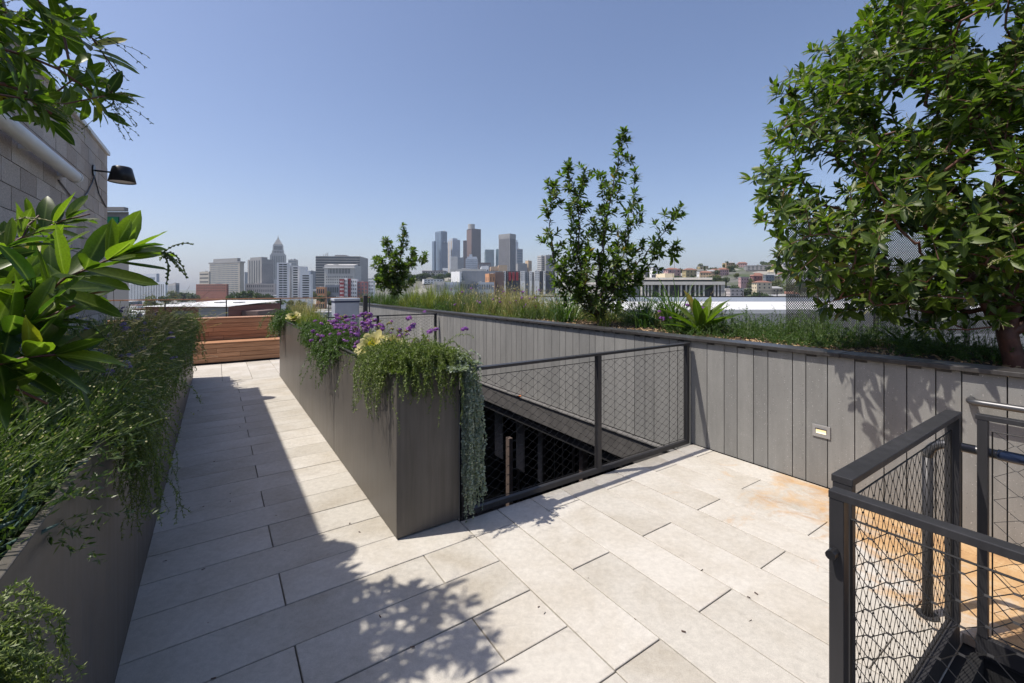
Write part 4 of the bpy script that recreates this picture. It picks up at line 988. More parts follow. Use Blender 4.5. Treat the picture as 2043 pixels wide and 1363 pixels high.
for i in range(46):
    px = 752+i*5.0+tr.uniform(-2, 2)
    if px > 972: break
    towntree(px, 543+tr.uniform(-2, 4)+(4 if px > 930 else 0), 620+tr.uniform(-25, 25), tr.uniform(15, 24), 'dark tree in the dense belt below the tower group', tr.choice([0, 1, 2, 3]), 'dark trees in the belt below the towers')
for i in range(48):
    px = tr.uniform(232, 1010); dd = tr.uniform(180, 600); towntree(px, 574+22*FPX/dd*.62*tr.uniform(.8, 1.0), dd, tr.uniform(10, 24)*300/dd+4)
for (px, y, dd, wd) in ((1430, 545, 400, 26), (1445, 550, 390, 22), (1420, 548, 380, 20), (1380, 548, 420, 18), (1350, 546, 430, 16), (1318, 548, 440, 14), (1495, 538, 480, 18), (1465, 565, 330, 26), (1490, 572, 300, 22), (1515, 575, 280, 30), (1530, 580, 250, 28), (1550, 556, 350, 26), (1275, 545, 450, 20), (1248, 552, 420, 20), (1540, 538, 470, 20), (1585, 560, 330, 40), (1620, 555, 350, 40), (1230, 560, 360, 26), (1212, 565, 330, 26)):
    towntree(px, y, dd, wd, 'bushy tree between the hillside houses', None, 'trees between the hillside houses')
for i in range(70):
    px = tr.uniform(1190, 1760); dd = tr.uniform(300, 640); y0_ = HOR-(hills(at(px, 574, dd).x, dd)-CAMZ)/dd*FPX
    towntree(px, y0_-px2m(0, 1)-7*FPX/dd*tr.uniform(.6, 1.3), dd, tr.uniform(7, 13)*FPX/dd, 'bushy hillside tree', None, 'trees between the hillside houses')
for i in range(22):
    px = tr.uniform(1400, 1760); dd = tr.uniform(300, 640); x = at(px, 574, dd).x; m_ = tr.choice(('white', 'cream', 'pale', 'pink', 'tan', 'grey'))
    t = thing('hillside_house', where(px, dd, 'small %s hillside house' % m_)[0], 'house', (x, dd, hills(x, dd)-1.5), tr.uniform(-.3, .3), group='small houses scattered on the hillside')
    w_ = tr.uniform(4, 7); MB().box(-w_, w_, -4, 4, 0, 7).build('wall', F[m_], t); MB().prism([(-w_-.4, -4.4), (w_+.4, -4.4), (w_*.7, 0), (-w_*.7, 0)], [7.01]*4, [7.1, 7.1, 8.8, 8.8]).build('roof', F[tr.choice(('rooftile', 'roofgrey'))], t)
    mb = MB(); facade(mb, (-w_, -4), (w_, -4), .8, 7, 4, 2, .35, .45, out=.1); mb.build('window_grid', F['win'], t, kind='stuff')
def palm(px, y, dd, lab, hp=26):
    x = at(px, 574, dd).x; zt = ztop(y, dd); H = px2m(hp, dd); t = thing('palm_tree', lab, 'tree', (x, dd, zt-H))
    MB().tube([(0, 0, 0), (.2, 0, H*.5), (0, 0, H*.9)], [.35, .25, .22], 6).build('trunk', M['bark2'], t)
    mb = MB(); r = px2m(4.5, dd)
    for k in range(26):
        a = tr.uniform(0, 6.28); e = tr.uniform(-.6, 1.2); d = Vector((math.cos(a)*math.cos(e), math.sin(a)*math.cos(e), math.sin(e))); s_ = d.orthogonal().normalized()*r*.12
        p = Vector((0, 0, H*.9)); q = p+d*r*.6; z_ = p+d*r-Vector((0, 0, r*.35)); mb.poly([p, q-s_, z_]); mb.poly([p, z_, q+s_])
    mb.build('frond', M['treeleaf'], t, kind='stuff')
palm(1450, 519, 420, 'slim fan palm standing above the hillside houses', 42)
cyp = thing('cypress_tree', 'narrow dark cypress on the hill crest right of the palm', 'tree', (*at(1530, 574, 480).xy, ztop(556, 480)))
o = put('crown', crowns[1], cyp, (0, 0, px2m(17, 480))); o.scale = (px2m(3.4, 480), px2m(3.4, 480), px2m(17, 480)); MB().tube([(0, 0, -3), (0, 0, 3)], .3, 6).build('trunk', M['bark2'], cyp)
for (px, y) in ((1406, 528), (1478, 532), (1375, 533)):
    cyp = thing('cypress_tree', 'small dark conifer on the hill crest', 'tree', (*at(px, 574, 500).xy, ztop(y+16, 500)), group='small conifers on the hill crest')
    o = put('crown', crowns[2], cyp, (0, 0, px2m(8, 500))); o.scale = (px2m(2.5, 500), px2m(2.5, 500), px2m(8, 500)); MB().tube([(0, 0, -3), (0, 0, 2)], .3, 6).build('trunk', M['bark2'], cyp)
pole = thing('antenna_mast', 'thin mast standing among the hillside houses', 'mast', at(1345.5, 556, 460)); MB().tube([(0, 0, 0), (0, 0, px2m(36, 460))], .25, 6).build('shaft', F['grey'], pole)

# ---- haze
hz_ = bpy.data.materials.new('haze'); hz_.use_nodes = True; t_ = hz_.node_tree; t_.nodes.clear()
vo = t_.nodes.new('ShaderNodeVolumePrincipled'); vo.inputs['Color'].default_value = (.74, .85, 1, 1); vo.inputs['Density'].default_value = .00011; vo.inputs['Anisotropy'].default_value = .2
out = t_.nodes.new('ShaderNodeOutputMaterial'); t_.links.new(vo.outputs[0], out.inputs['Volume'])
HAZE = True
if HAZE:
    MB().box(-5260, 5260, -100, 5900, -21.5, 330).build('haze', hz_, kind='stuff')
# ================================================================ PLANTS
CAM = np.array([0, 0, CAMZ])
LT = [leaf_template(.40, .12, d_, twist=tw_) for d_, tw_ in ((.10, .03), (.22, -.05), (-.05, .02))]
LTs = [leaf_template(.42, .10, .15, rows=(0, .35, .75, 1), hw=(0, .85, .8, 0)), leaf_template(.40, .10, -.05, rows=(0, .35, .75, 1), hw=(0, .85, .8, 0))]
def rel(t, P): return np.asarray(P) - np.array(t.location)
def inframe(P, m=40):
    x, y = project(P); return (P[:, 1] > .1) & (x > -m) & (x < 2043+m) & (y > -m) & (y < 1363+m)

def emit_leaves(t, P, d, up, L, mat, single=300, templates=LT, name='leaf', widths=None):
    """the largest visible leaves become objects of their own, the rest one joined part"""
    n = len(P); g = np.random.default_rng(n)
    dist = np.linalg.norm(P-CAM, axis=1)/L + np.where(inframe(P), 0, 1e4)
    order = np.argsort(dist); k = min(single, n); ind = order[:k]
    ind = ind[inframe(P[ind])]
    rest = np.setdiff1d(np.arange(n), ind)
    kind = g.integers(0, len(templates), n)
    Fm = frames(d, up)
    meshes = []
    for (T, f, rb) in templates: meshes.append(tile_mesh(name, T[None], f, 1, mat, rb, smooth=True))
    loc = rel(t, P)
    for i in ind:
        o = bpy.data.objects.new(name, meshes[kind[i]]); COL.objects.link(o); o.parent = t
        m = np.eye(4); m[:3, :3] = Fm[i]*L[i]; m[:3, 3] = loc[i]
        o.matrix_basis = Matrix(m.tolist())
    for q, (T, f, rb) in enumerate(templates):
        s = rest[kind[rest] == q]
        if len(s) == 0: continue
        V = scatter(T, loc[s], d[s], up[s], L[s])
        put('foliage', tile_mesh('foliage', V, f, len(s), mat, rb, smooth=True), t, kind='stuff')

def branch_mesh(name, nodes, parent, radius, mat, t, sides=6):
    nodes = np.asarray(nodes); parent = np.asarray(parent)
    i = np.where(parent >= 0)[0]; a = nodes[parent[i]]; b = nodes[i]; ra = radius[parent[i]]; rb = radius[i]
    ra = np.minimum(ra, rb*1.35+.0015)
    d = nrm(b-a); o = nrm(np.cross(d, np.where(np.abs(d[:, 2:3]) > .9, [[1., 0, 0]], [[0, 0, 1.]]))); c = np.cross(d, o)
    an = np.arange(sides)*2*math.pi/sides
    ring = np.cos(an)[None, :, None]*o[:, None]+np.sin(an)[None, :, None]*c[:, None]
    b2 = b + d*rb[:, None]*.5
    V = np.concatenate([a[:, None]+ring*ra[:, None, None], b2[:, None]+ring*rb[:, None, None]], 1)
    f = [(k, (k+1) % sides, sides+(k+1) % sides, sides+k) for k in range(sides)]
    V = V - np.array(t.location)
    return put(name, tile_mesh(name, V, f, len(i), mat, smooth=True), t)

class Skel:
    def __init__(s, seed): s.p = []; s.par = []; s.g = np.random.default_rng(seed); s.tips = []
    def line(s, pts, step=.08, start=None, wob=.02):
        """append a limb through pts; returns index of its last node"""
        pts = [np.array(p, float) for p in pts]
        if start is None: s.p.append(pts[0]); s.par.append(-1); last = len(s.p)-1
        else: last = start
        for a, b in zip(pts[:-1], pts[1:]):
            k = max(1, int(np.linalg.norm(b-a)/step))
            for i in range(1, k+1):
                s.p.append(a+(b-a)*i/k + s.g.normal(size=3)*wob*step*2); s.par.append(last); last = len(s.p)-1
        return last
    def reach(s, tips, step=.09, up=.25, noise_=.12):
        root = s.p[0]; tips = tips[np.argsort(np.linalg.norm(tips-root, axis=1))]
        for t in tips:
            A = np.array(s.p); dv = np.linalg.norm(A-t, axis=1); dr = np.linalg.norm(A-root, axis=1)
            cost = dv + np.maximum(0, dr-np.linalg.norm(t-root))*1.0
            j = int(np.argmin(cost)); a = A[j]; L = np.linalg.norm(t-a)
            if L < .05: continue
            pd = a - A[s.par[j]] if s.par[j] >= 0 else np.array([0, 0, 1.])
            ctrl = a + nrm(pd)*L*.35 + s.g.normal(size=3)*L*noise_ + np.array([0, 0, -L*up*.3])
            k = max(2, int(L/step)); last = j
            for i in range(1, k+1):
                q = i/k; pt = a*(1-q)**2 + 2*q*(1-q)*ctrl + t*q*q
                s.p.append(pt); s.par.append(last); last = len(s.p)-1
            s.tips.append(last)
    def radii(s, r0, pw=.42):
        n = len(s.p); cnt = np.zeros(n); 
        ch = np.zeros(n, int)
        for i in range(n):
            if s.par[i] >= 0: ch[s.par[i]] += 1
        for i in range(n-1, -1, -1):
            if ch[i] == 0: cnt[i] = 1
            if s.par[i] >= 0: cnt[s.par[i]] += cnt[i]
        return r0*cnt**pw

def rosettes(g, tip, tdir, nmin, nmax, Lm, spread=(25, 95), along=0.02):
    """leaves fanned round each twig end: positions, directions, ups, lengths"""
    P, Dr, U, L = [], [], [], []
    for p, td in zip(tip, tdir):
        n = g.integers(nmin, nmax+1); ax = td/np.linalg.norm(td); o = np.cross(ax, [.3, .2, .93]); o /= np.linalg.norm(o); c = np.cross(ax, o)
        a0 = g.uniform(0, 6.28)
        for i in range(n):
            q = i/max(1, n-1); pol = math.radians(spread[0]+(spread[1]-spread[0])*q + g.normal()*9); az = a0+i*2.39996+g.normal()*.15
            d = ax*math.cos(pol)+(o*math.cos(az)+c*math.sin(az))*math.sin(pol); d[2] -= .10*q
            P.append(p-ax*along*q*2); Dr.append(d); u = ax*.9+np.array([0, 0, .35])+g.normal(size=3)*.18; U.append(u); L.append(Lm*g.uniform(.58, 1.22)*(.72+.35*q))
    return np.array(P), nrm(np.array(Dr)), np.array(U), np.array(L)
def along_leaves(g, P0, P1, per, Lm):
    """alternate leaves along twig segments"""
    P, Dr, U, L = [], [], [], []
    for a, b in zip(P0, P1):
        ax = b-a; l = np.linalg.norm(ax); ax = ax/max(l, 1e-6); o = np.cross(ax, [.3, .2, .93]); o /= np.linalg.norm(o); c = np.cross(ax, o)
        for i in range(g.poisson(per)):
            az = g.uniform(0, 6.28); pol = math.radians(g.uniform(45, 85)); d = ax*math.cos(pol)+(o*math.cos(az)+c*math.sin(az))*math.sin(pol); d[2] += .1
            P.append(a+(b-a)*g.uniform()); Dr.append(d); U.append(ax+np.array([0, 0, .5])+g.normal(size=3)*.2); L.append(Lm*g.uniform(.6, 1.1))
    return np.array(P), nrm(np.array(Dr)), np.array(U), np.array(L)
def panicles(t, g, tip, tdir, size, mat, name='flower_panicle', n=(5, 9), r=.0011, droop=.5):
    """branched drooping strings with bud-like swellings, one joined part"""
    V = []
    sg = []
    for p, td in zip(tip, tdir):
        for _ in range(g.integers(*n)):
            d = nrm(td+g.normal(size=3)*.55); q = p.copy(); st = size*g.uniform(.7, 1.2)/7
            for k in range(7):
                d = nrm(d+g.normal(size=3)*.14+np.array([0, 0, -droop*.25])); q2 = q+d*st; sg.append((q, q2, r*1.1)); 
                for _b in range(2):
                    e = nrm(d+g.normal(size=3)*.9); sg.append((q2, q2+e*st*.42, r*1.7))
                q = q2
    a = np.array([s_[0] for s_ in sg]); b = np.array([s_[1] for s_ in sg]); rr = np.array([s_[2] for s_ in sg])
    d = nrm(b-a); o = nrm(np.cross(d, [[.31, .22, .93]])); c = np.cross(d, o)
    ring = np.stack([o, -.5*o+.87*c, -.5*o-.87*c], 1)*rr[:, None, None]
    V = np.concatenate([a[:, None]+ring, b[:, None]+ring*.8], 1)-np.array(t.location)
    put(name, tile_mesh(name, V, [(0, 1, 4, 3), (1, 2, 5, 4), (2, 0, 3, 5)], len(sg), mat), t, kind='stuff')

def crown_points(g, ells, spacing, n_try, shell=.35):
    """poisson-ish points filling a union of ellipsoids, denser to the outside"""
    pts = []; cell = {}
    C_ = np.array([e[0] for e in ells]); R = np.array([e[1] for e in ells]); wgt = np.prod(R, 1); wgt = wgt/wgt.sum()
    for _ in range(n_try):
        k = g.choice(len(ells), p=wgt); d = g.normal(size=3); d /= np.linalg.norm(d); rr = (shell+(1-shell)*g.uniform())**.6
        p = C_[k]+d*R[k]*rr
        key = tuple((p//spacing).astype(int))
        ok = True
        for dx in (-1, 0, 1):
            for dy in (-1, 0, 1):
                for dz in (-1, 0, 1):
                    for q in cell.get((key[0]+dx, key[1]+dy, key[2]+dz), ()):
                        if (p[0]-q[0])**2+(p[1]-q[1])**2+(p[2]-q[2])**2 < spacing**2: ok = False; break
        if ok: pts.append(p); cell.setdefault(key, []).append(p)
    return np.array(pts)

# ---------------------------------------------------------------- big arbutus on the right
g = np.random.default_rng(31)
base = np.array(D(5.05, .62, 1.0)); 
bt = thing('arbutus_tree', 'large dense evergreen tree with red-brown limbs filling the right side above the clad wall', 'tree', tuple(base))
sk = Skel(32)
r0 = sk.line([base, base+[-.05, .02, .3]], .06)
for pts in ([(-.35, .0, .65), (-.9, -.1, 1.0), (-1.4, -.2, 1.6)], [(.12, .1, .9), (.1, .25, 1.7), (.2, .2, 2.5), (.1, .2, 3.2)], [(.5, -.1, .8), (1.2, -.2, 1.5), (1.6, -.1, 2.4)], [(-.2, .25, .9), (-.7, .5, 1.6), (-1.0, .5, 2.4)]):
    sk.line([sk.p[r0]]+[base+np.array(p) for p in pts], .08, start=r0, wob=.12)
ells = [((3.85, 3.65, 2.25), (1.45, .95, .95)), ((3.6, 3.8, 3.1), (1.35, 1.0, 1.0)), ((4.2, 3.9, 4.0), (1.5, 1.1, 1.1)), ((2.75, 3.75, 2.5), (.68, .60, .62)), ((2.9, 3.7, 3.3), (.6, .6, .5)), ((4.9, 3.5, 2.8), (1.3, 1.1, 1.6)), ((3.2, 3.3, 1.85), (.6, .4, .35)), ((3.35, 4.0, 3.95), (.55, .6, .5)), ((2.3, 3.22, 2.05), (.42, .26, .40)), ((2.7, 2.98, 2.05), (.45, .24, .45)), ((3.2, 2.85, 2.2), (.5, .26, .55)), ((3.0, 3.7, 1.8), (.75, .55, .45)), ((3.9, 3.7, 1.75), (.9, .6, .45)), ((3.35, 3.3, 1.62), (.8, .45, .30)), ((4.2, 3.4, 1.6), (.9, .6, .35)), ((2.45, 3.6, 2.6), (.5, .4, .6))]
tp = crown_points(g, ells, .158, 30000, .12)
X_, Y_ = project(tp)
# outline of the crown against the sky, as the branches end there
def xmin_at(y): return np.interp(y, [-200, 0, 80, 160, 230, 300, 400, 470, 540, 600, 640], [1740, 1700, 1600, 1585, 1530, 1500, 1452, 1462, 1500, 1570, 1640])
lob = 34*np.sin(Y_/37.+.6)+26*np.sin(Y_/17.+2.+tp[:, 1]*3)
keep = (X_ > xmin_at(Y_)-8+lob*.7+g.uniform(0, 30, len(X_))) & (X_ < 2900) & (Y_ < np.interp(X_, [1500, 1600, 1700, 1900], [580, 640, 668, 690])) & (tp[:, 1] > 2.6)
# airy gaps between the limbs
gap = np.sin(X_/52.+1.3)*np.sin(Y_/47.+.4)+.35*np.sin(tp[:, 1]*6)
keep &= (gap < .50) | (Y_ > 520)
keep &= ~((Y_ > 600) & (X_ > 1850) & (g.random(len(X_)) < .45))
tp = tp[keep]
sk.reach(tp, .1)
rad = sk.radii(.0026, .47); rad = np.minimum(rad, .075)
branch_mesh('limb', sk.p, sk.par, rad, M['bark'], bt, 7)
P_ = np.array(sk.p); tips = np.array(sk.tips); td = nrm(P_[tips]-P_[np.array(sk.par)[tips]])
out = nrm(P_[tips]-np.array([3.9, 3.9, 2.6])); td = nrm(td*.6+out*.5+np.array([0, 0, .45]))
A = rosettes(g, P_[tips], td, 8, 13, .122, (28, 100), .03)
sel = g.random(len(tips)) < .6; pr_ = np.array(sk.par)[tips][sel]; pr2 = np.array(sk.par)[pr_]
B = along_leaves(g, P_[pr2], P_[pr_], 3.4, .115)
emit_leaves(bt, *[np.concatenate(x) for x in zip(A, B)], M['leaf'], 300)
s2 = g.random(len(tips)) < .55
panicles(bt, g, P_[tips][s2], td[s2], .095, M['bud'], n=(3, 7), r=.0012)
print('big tree tips', len(tips), 'leaves', len(A[0])+len(B[0]))

# ---------------------------------------------------------------- many-stemmed young tree in the bed, and the small far one
def shrub(seed, lab, base, stems, Lf, dep, nros=(7, 12), per=.55, single=300, rr=.0022, side=.9, tipspread=(20, 95)):
    g = np.random.default_rng(seed); b = np.array(base)
    t = thing('arbutus_shrub', lab, 'tree', tuple(b)); sk = Skel(seed)
    r0 = sk.line([b, b+[0, 0, .08]], .05)
    segs = []
    for st in stems:
        pts = [np.array(at(px, py, dy)) for (px, py, dy) in st]
        i0 = len(sk.p); sk.line([sk.p[r0]]+pts, .07, start=r0, wob=.10); i1 = len(sk.p)-1
        sk.tips.append(i1); ks = list(range(i0, i1))
        m = len(ks)
        for q in ks[int(m*.22):]:
            if g.random() < side*.40:
                a = sk.p[q]; ax = nrm(sk.p[q+1]-a) if q+1 <= i1 else np.array([0, 0, 1.])
                o = g.normal(size=3); o -= ax*o.dot(ax); o = nrm(o); ln = g.uniform(.10, .34)*(1.25-.6*(q-i0)/m)
                e = a + (ax*.75+o*.65)*ln
                sk.line([a, e], .06, start=q, wob=.08); sk.tips.append(len(sk.p)-1)
    rad = np.minimum(sk.radii(rr, .45), .03)
    branch_mesh('stem', sk.p, sk.par, rad, M['bark2'], t, 6)
    P_ = np.array(sk.p); par = np.array(sk.par); tips = np.array(sk.tips); td = nrm(nrm(P_[tips]-P_[par[tips]])*.8+np.array([0, 0, .4]))
    A = rosettes(g, P_[tips], td, *nros, Lf, tipspread, .03)
    ii = np.where((par >= 0))[0]; zz = P_[ii][:, 2]-b[2]; ii = ii[(rad[ii] < .018) & (zz > .12)]
    B = along_leaves(g, P_[par[ii]], P_[ii], per, Lf*.85)
    emit_leaves(t, *[np.concatenate(x) for x in zip(A, B)], M['leaf_mid'], single, templates=LTs)
    s2 = g.random(len(tips)) < .4
    panicles(t, g, P_[tips][s2], td[s2], Lf*.9, M['bud'], n=(3, 5), r=.0016)
    print(lab[:20], len(A[0])+len(B[0]))
D0 = 7.0
b0 = at(1196, 648, D0)
shrub(41, 'young many-stemmed evergreen tree, fan of thin upright stems in the raised bed', b0, [
 [(1150, 600, 7.0), (1108, 530, 6.9), (1096, 450, 6.8), (1102, 365, 6.8)], [(1165, 590, 7.1), (1138, 480, 7.1), (1146, 400, 7.1), (1170, 338, 7.1)],
 [(1170, 590, 6.9), (1152, 500, 6.85), (1158, 420, 6.8), (1132, 330, 6.8)], [(1190, 570, 7.0), (1203, 480, 7.0), (1222, 380, 7.0), (1243, 262, 7.0)],
 [(1192, 580, 7.1), (1205, 500, 7.2), (1208, 420, 7.2), (1196, 345, 7.2)], [(1200, 590, 6.8), (1240, 520, 6.75), (1262, 440, 6.7), (1268, 355, 6.7)],
 [(1205, 600, 6.9), (1256, 545, 6.9), (1320, 470, 6.9), (1362, 410, 6.9)], [(1205, 610, 7.2), (1270, 555, 7.3), (1300, 520, 7.3), (1346, 485, 7.3)],
 [(1180, 600, 6.7), (1140, 560, 6.6), (1120, 520, 6.6)], [(1190, 620, 6.7), (1165, 570, 6.6), (1180, 510, 6.6)], [(1210, 610, 6.7), (1235, 560, 6.6), (1230, 500, 6.6)], [(1200, 600, 7.4), (1215, 540, 7.5), (1240, 470, 7.4)], [(1185, 600, 7.3), (1160, 550, 7.4), (1175, 460, 7.4)], [(1180, 615, 7.), (1130, 575, 7.), (1112, 560, 7.)], [(1215, 600, 7.), (1250, 580, 7.), (1275, 560, 7.)]],
 .128, D0, nros=(11, 16), per=3.0, rr=.0028, side=2.0)
shrub(43, 'smaller slim evergreen tree at the far end of the raised bed', at(786, 606, 14.6), [
 [(782, 560, 14.6), (778, 520, 14.6), (770, 478, 14.6)], [(790, 560, 14.6), (800, 510, 14.7), (804, 456, 14.7)], [(792, 570, 14.5), (815, 530, 14.4), (848, 512, 14.4)],
 [(780, 570, 14.7), (758, 540, 14.8), (750, 515, 14.8)], [(788, 560, 14.4), (790, 530, 14.3), (788, 505, 14.3)], [(784, 580, 14.5), (765, 565, 14.4), (752, 560, 14.4)], [(788, 580, 14.5), (806, 566, 14.4), (824, 556, 14.4)], [(788, 570, 14.9), (812, 545, 15.), (822, 500, 15.)], [(786, 575, 14.3), (775, 555, 14.2), (762, 520, 14.2)]],
 .175, 14.6, nros=(11, 15), per=3.4, rr=.0042, side=2.4)

# ---------------------------------------------------------------- near arbutus on the left (overhead branch and low branches)
g = np.random.default_rng(51)
base = np.array([-1.75, .72, 1.0])
lt_ = thing('arbutus_tree', 'near broad-leaved evergreen tree at the left edge, sunlit branches overhead and at eye level', 'tree', tuple(base))
sk = Skel(52)
r0 = sk.line([base, base+[-.05, .05, .5]], .06)
a1 = sk.line([sk.p[r0], (-1.95, .95, 1.95), (-2.2, 1.35, 2.5), (-2.3, 1.62, 2.72)], .08, start=r0, wob=.1)
tp = []
def ymax_at(x): return np.interp(x, [-200, 0, 60, 120, 190, 235, 262, 285], [250, 225, 228, 262, 262, 238, 215, 150])
def xmax_at(y): return np.interp(y, [-300, -60, 0, 20, 60, 100, 140, 190, 225, 255], [110, 100, 85, 128, 175, 190, 200, 225, 245, 205])
for _ in range(5200):
    p = np.array([g.uniform(-3.1, -1.25), g.uniform(1.45, 2.5), g.uniform(2.25, 3.6)])
    x, y = project(p)
    if x > xmax_at(y)+2 or y > ymax_at(x)-14 or x < -420 or y < -330: continue
    sx_, sy_ = p[0]+SX*p[2], p[1]+SY*p[2]; sv_ = VX*sx_+VY*sy_
    qx_, qy_ = project(np.array([sx_, sy_, 0.]))
    if sv_ > .62 and not (700 < qx_ < 1000 and 1165 < qy_ < 1345): continue
    if all(np.linalg.norm(p-q) > .155 for q in tp): tp.append(p)
tp = np.array(tp); print('left tips', len(tp))
sk.reach(tp, .08)
P_ = np.array(sk.p); tips = np.array(sk.tips); par = np.array(sk.par)
td = nrm(nrm(P_[tips]-P_[par[tips]])*.7+np.array([.45, .1, .1]))
A = rosettes(g, P_[tips], td, 8, 12, .128, (20, 100), .035)
sel = g.random(len(tips)) < .5; pr_ = par[tips][sel]; B = along_leaves(g, P_[par[pr_]], P_[pr_], 2.0, .105)
s2 = g.random(len(tips)) < .35
pan = (P_[tips][s2], nrm(td[s2]+np.array([.5, 0, -.1])))
# low branches with big leaves close to the camera
lows = [  # polyline in (px, py, Y)
 ([(-150, 640, .95), (40, 600, 1.0), (130, 560, 1.02), (210, 520, 1.05), (300, 482, 1.1)], 44, .135),
 ([(-150, 720, .9), (-20, 690, .92), (60, 650, .95), (150, 610, 1.0)], 22, .135),
 ([(-150, 780, .85), (0, 725, .9), (110, 710, .95), (190, 715, 1.0)], 26, .128),
 ([(-150, 560, 1.1), (-20, 520, 1.1), (40, 470, 1.15), (70, 430, 1.2)], 18, .105),
 ([(-180, 700, .9), (-60, 760, .9), (40, 780, .92), (90, 800, .95)], 11, .105),
 ([(-150, 600, 1.2), (0, 560, 1.3), (90, 520, 1.35), (130, 470, 1.4)], 20, .11),
 ([(-150, 600, 1.15), (60, 610, 1.15), (150, 590, 1.15), (235, 575, 1.2)], 30, .125),
 ([(-150, 520, 1.3), (60, 470, 1.4), (130, 440, 1.45), (175, 425, 1.5)], 24, .12),
 ([(-200, 500, 1.0), (-60, 560, 1.0), (10, 600, 1.), (30, 560, .98)], 24, .12)]
C_ = [[], [], [], []]
for pl_, n_, L_ in lows:
    pts = [np.array(at(*p)) for p in pl_]; sk.line([sk.p[r0], pts[0]], .06, start=r0, wob=.06); i0 = len(sk.p); last = sk.line(pts, .03, start=i0-1, wob=.05); sk.tips.append(last)
    seg = np.array(sk.p[i0+int((len(sk.p)-i0)*.18):])
    for i in range(n_):
        q = (i+.5)/n_; f = q**.75*(len(seg)-2); k = int(f); p = seg[k]; ax = nrm(seg[k+1]-seg[max(k-1, 0)])
        o = nrm(np.cross(ax, [0, 0, 1.])); c = np.cross(ax, o); az = i*2.39996+g.normal()*.2
        pol = math.radians(80-52*q+g.normal()*7); d = ax*math.cos(pol)+(o*math.cos(az)+c*math.sin(az))*math.sin(pol)
        C_[0].append(p); C_[1].append(d); C_[2].append(ax+np.array([-.2, -.5, .5])+g.normal(size=3)*.15); C_[3].append(L_*g.uniform(.78, 1.15)*(1-.25*(q > .85)))
C_ = (np.array(C_[0]), nrm(np.array(C_[1])), np.array(C_[2]), np.array(C_[3]))
rad = np.minimum(sk.radii(.0026, .45), .05)
branch_mesh('branch', sk.p, sk.par, rad, M['bark'], lt_, 8)
LTn = [leaf_template(.33, .14, d_, rows=(0, .12, .3, .5, .7, .88, 1), hw=(.05, .5, .88, 1., .84, .45, 0), twist=tw_) for d_, tw_ in ((.10, .04), (.24, -.06), (-.06, .03))]
emit_leaves(lt_, *[np.concatenate(x) for x in zip(A, B, C_)], M['leaf_near'], 300, templates=LTn)
panicles(lt_, g, pan[0], pan[1], .12, M['bud'], n=(3, 6), r=.0012)
far_ = P_[tips[:len(tp)]] if len(tips) >= len(tp) else P_[tips]; fx_, fy_ = project(far_); rt_ = far_[fx_ > 170]
if len(rt_): panicles(lt_, g, rt_, np.tile([[.9, .15, -.2]], (len(rt_), 1)), .15, M['stemgreen'], n=(4, 7), r=.0011, droop=.4)
tipn = np.array(at(322, 505, 1.1)); panicles(lt_, g, tipn[None], np.array([[.9, .2, -.05]]), .075, M['stemgreen'], n=(9, 10), r=.0016, droop=.7)
tipn = np.array(at(120, 640, .97)); panicles(lt_, g, tipn[None], np.array([[.7, .1, -.45]]), .10, M['stemgreen'], n=(5, 6), r=.0014, droop=.5)
for q in ((30, 440, 1.15), (10, 760, .92)): panicles(lt_, g, np.array(at(*q))[None], np.array([[.5, .1, .1]]), .08, M['bud'], n=(5, 6), r=.0012)

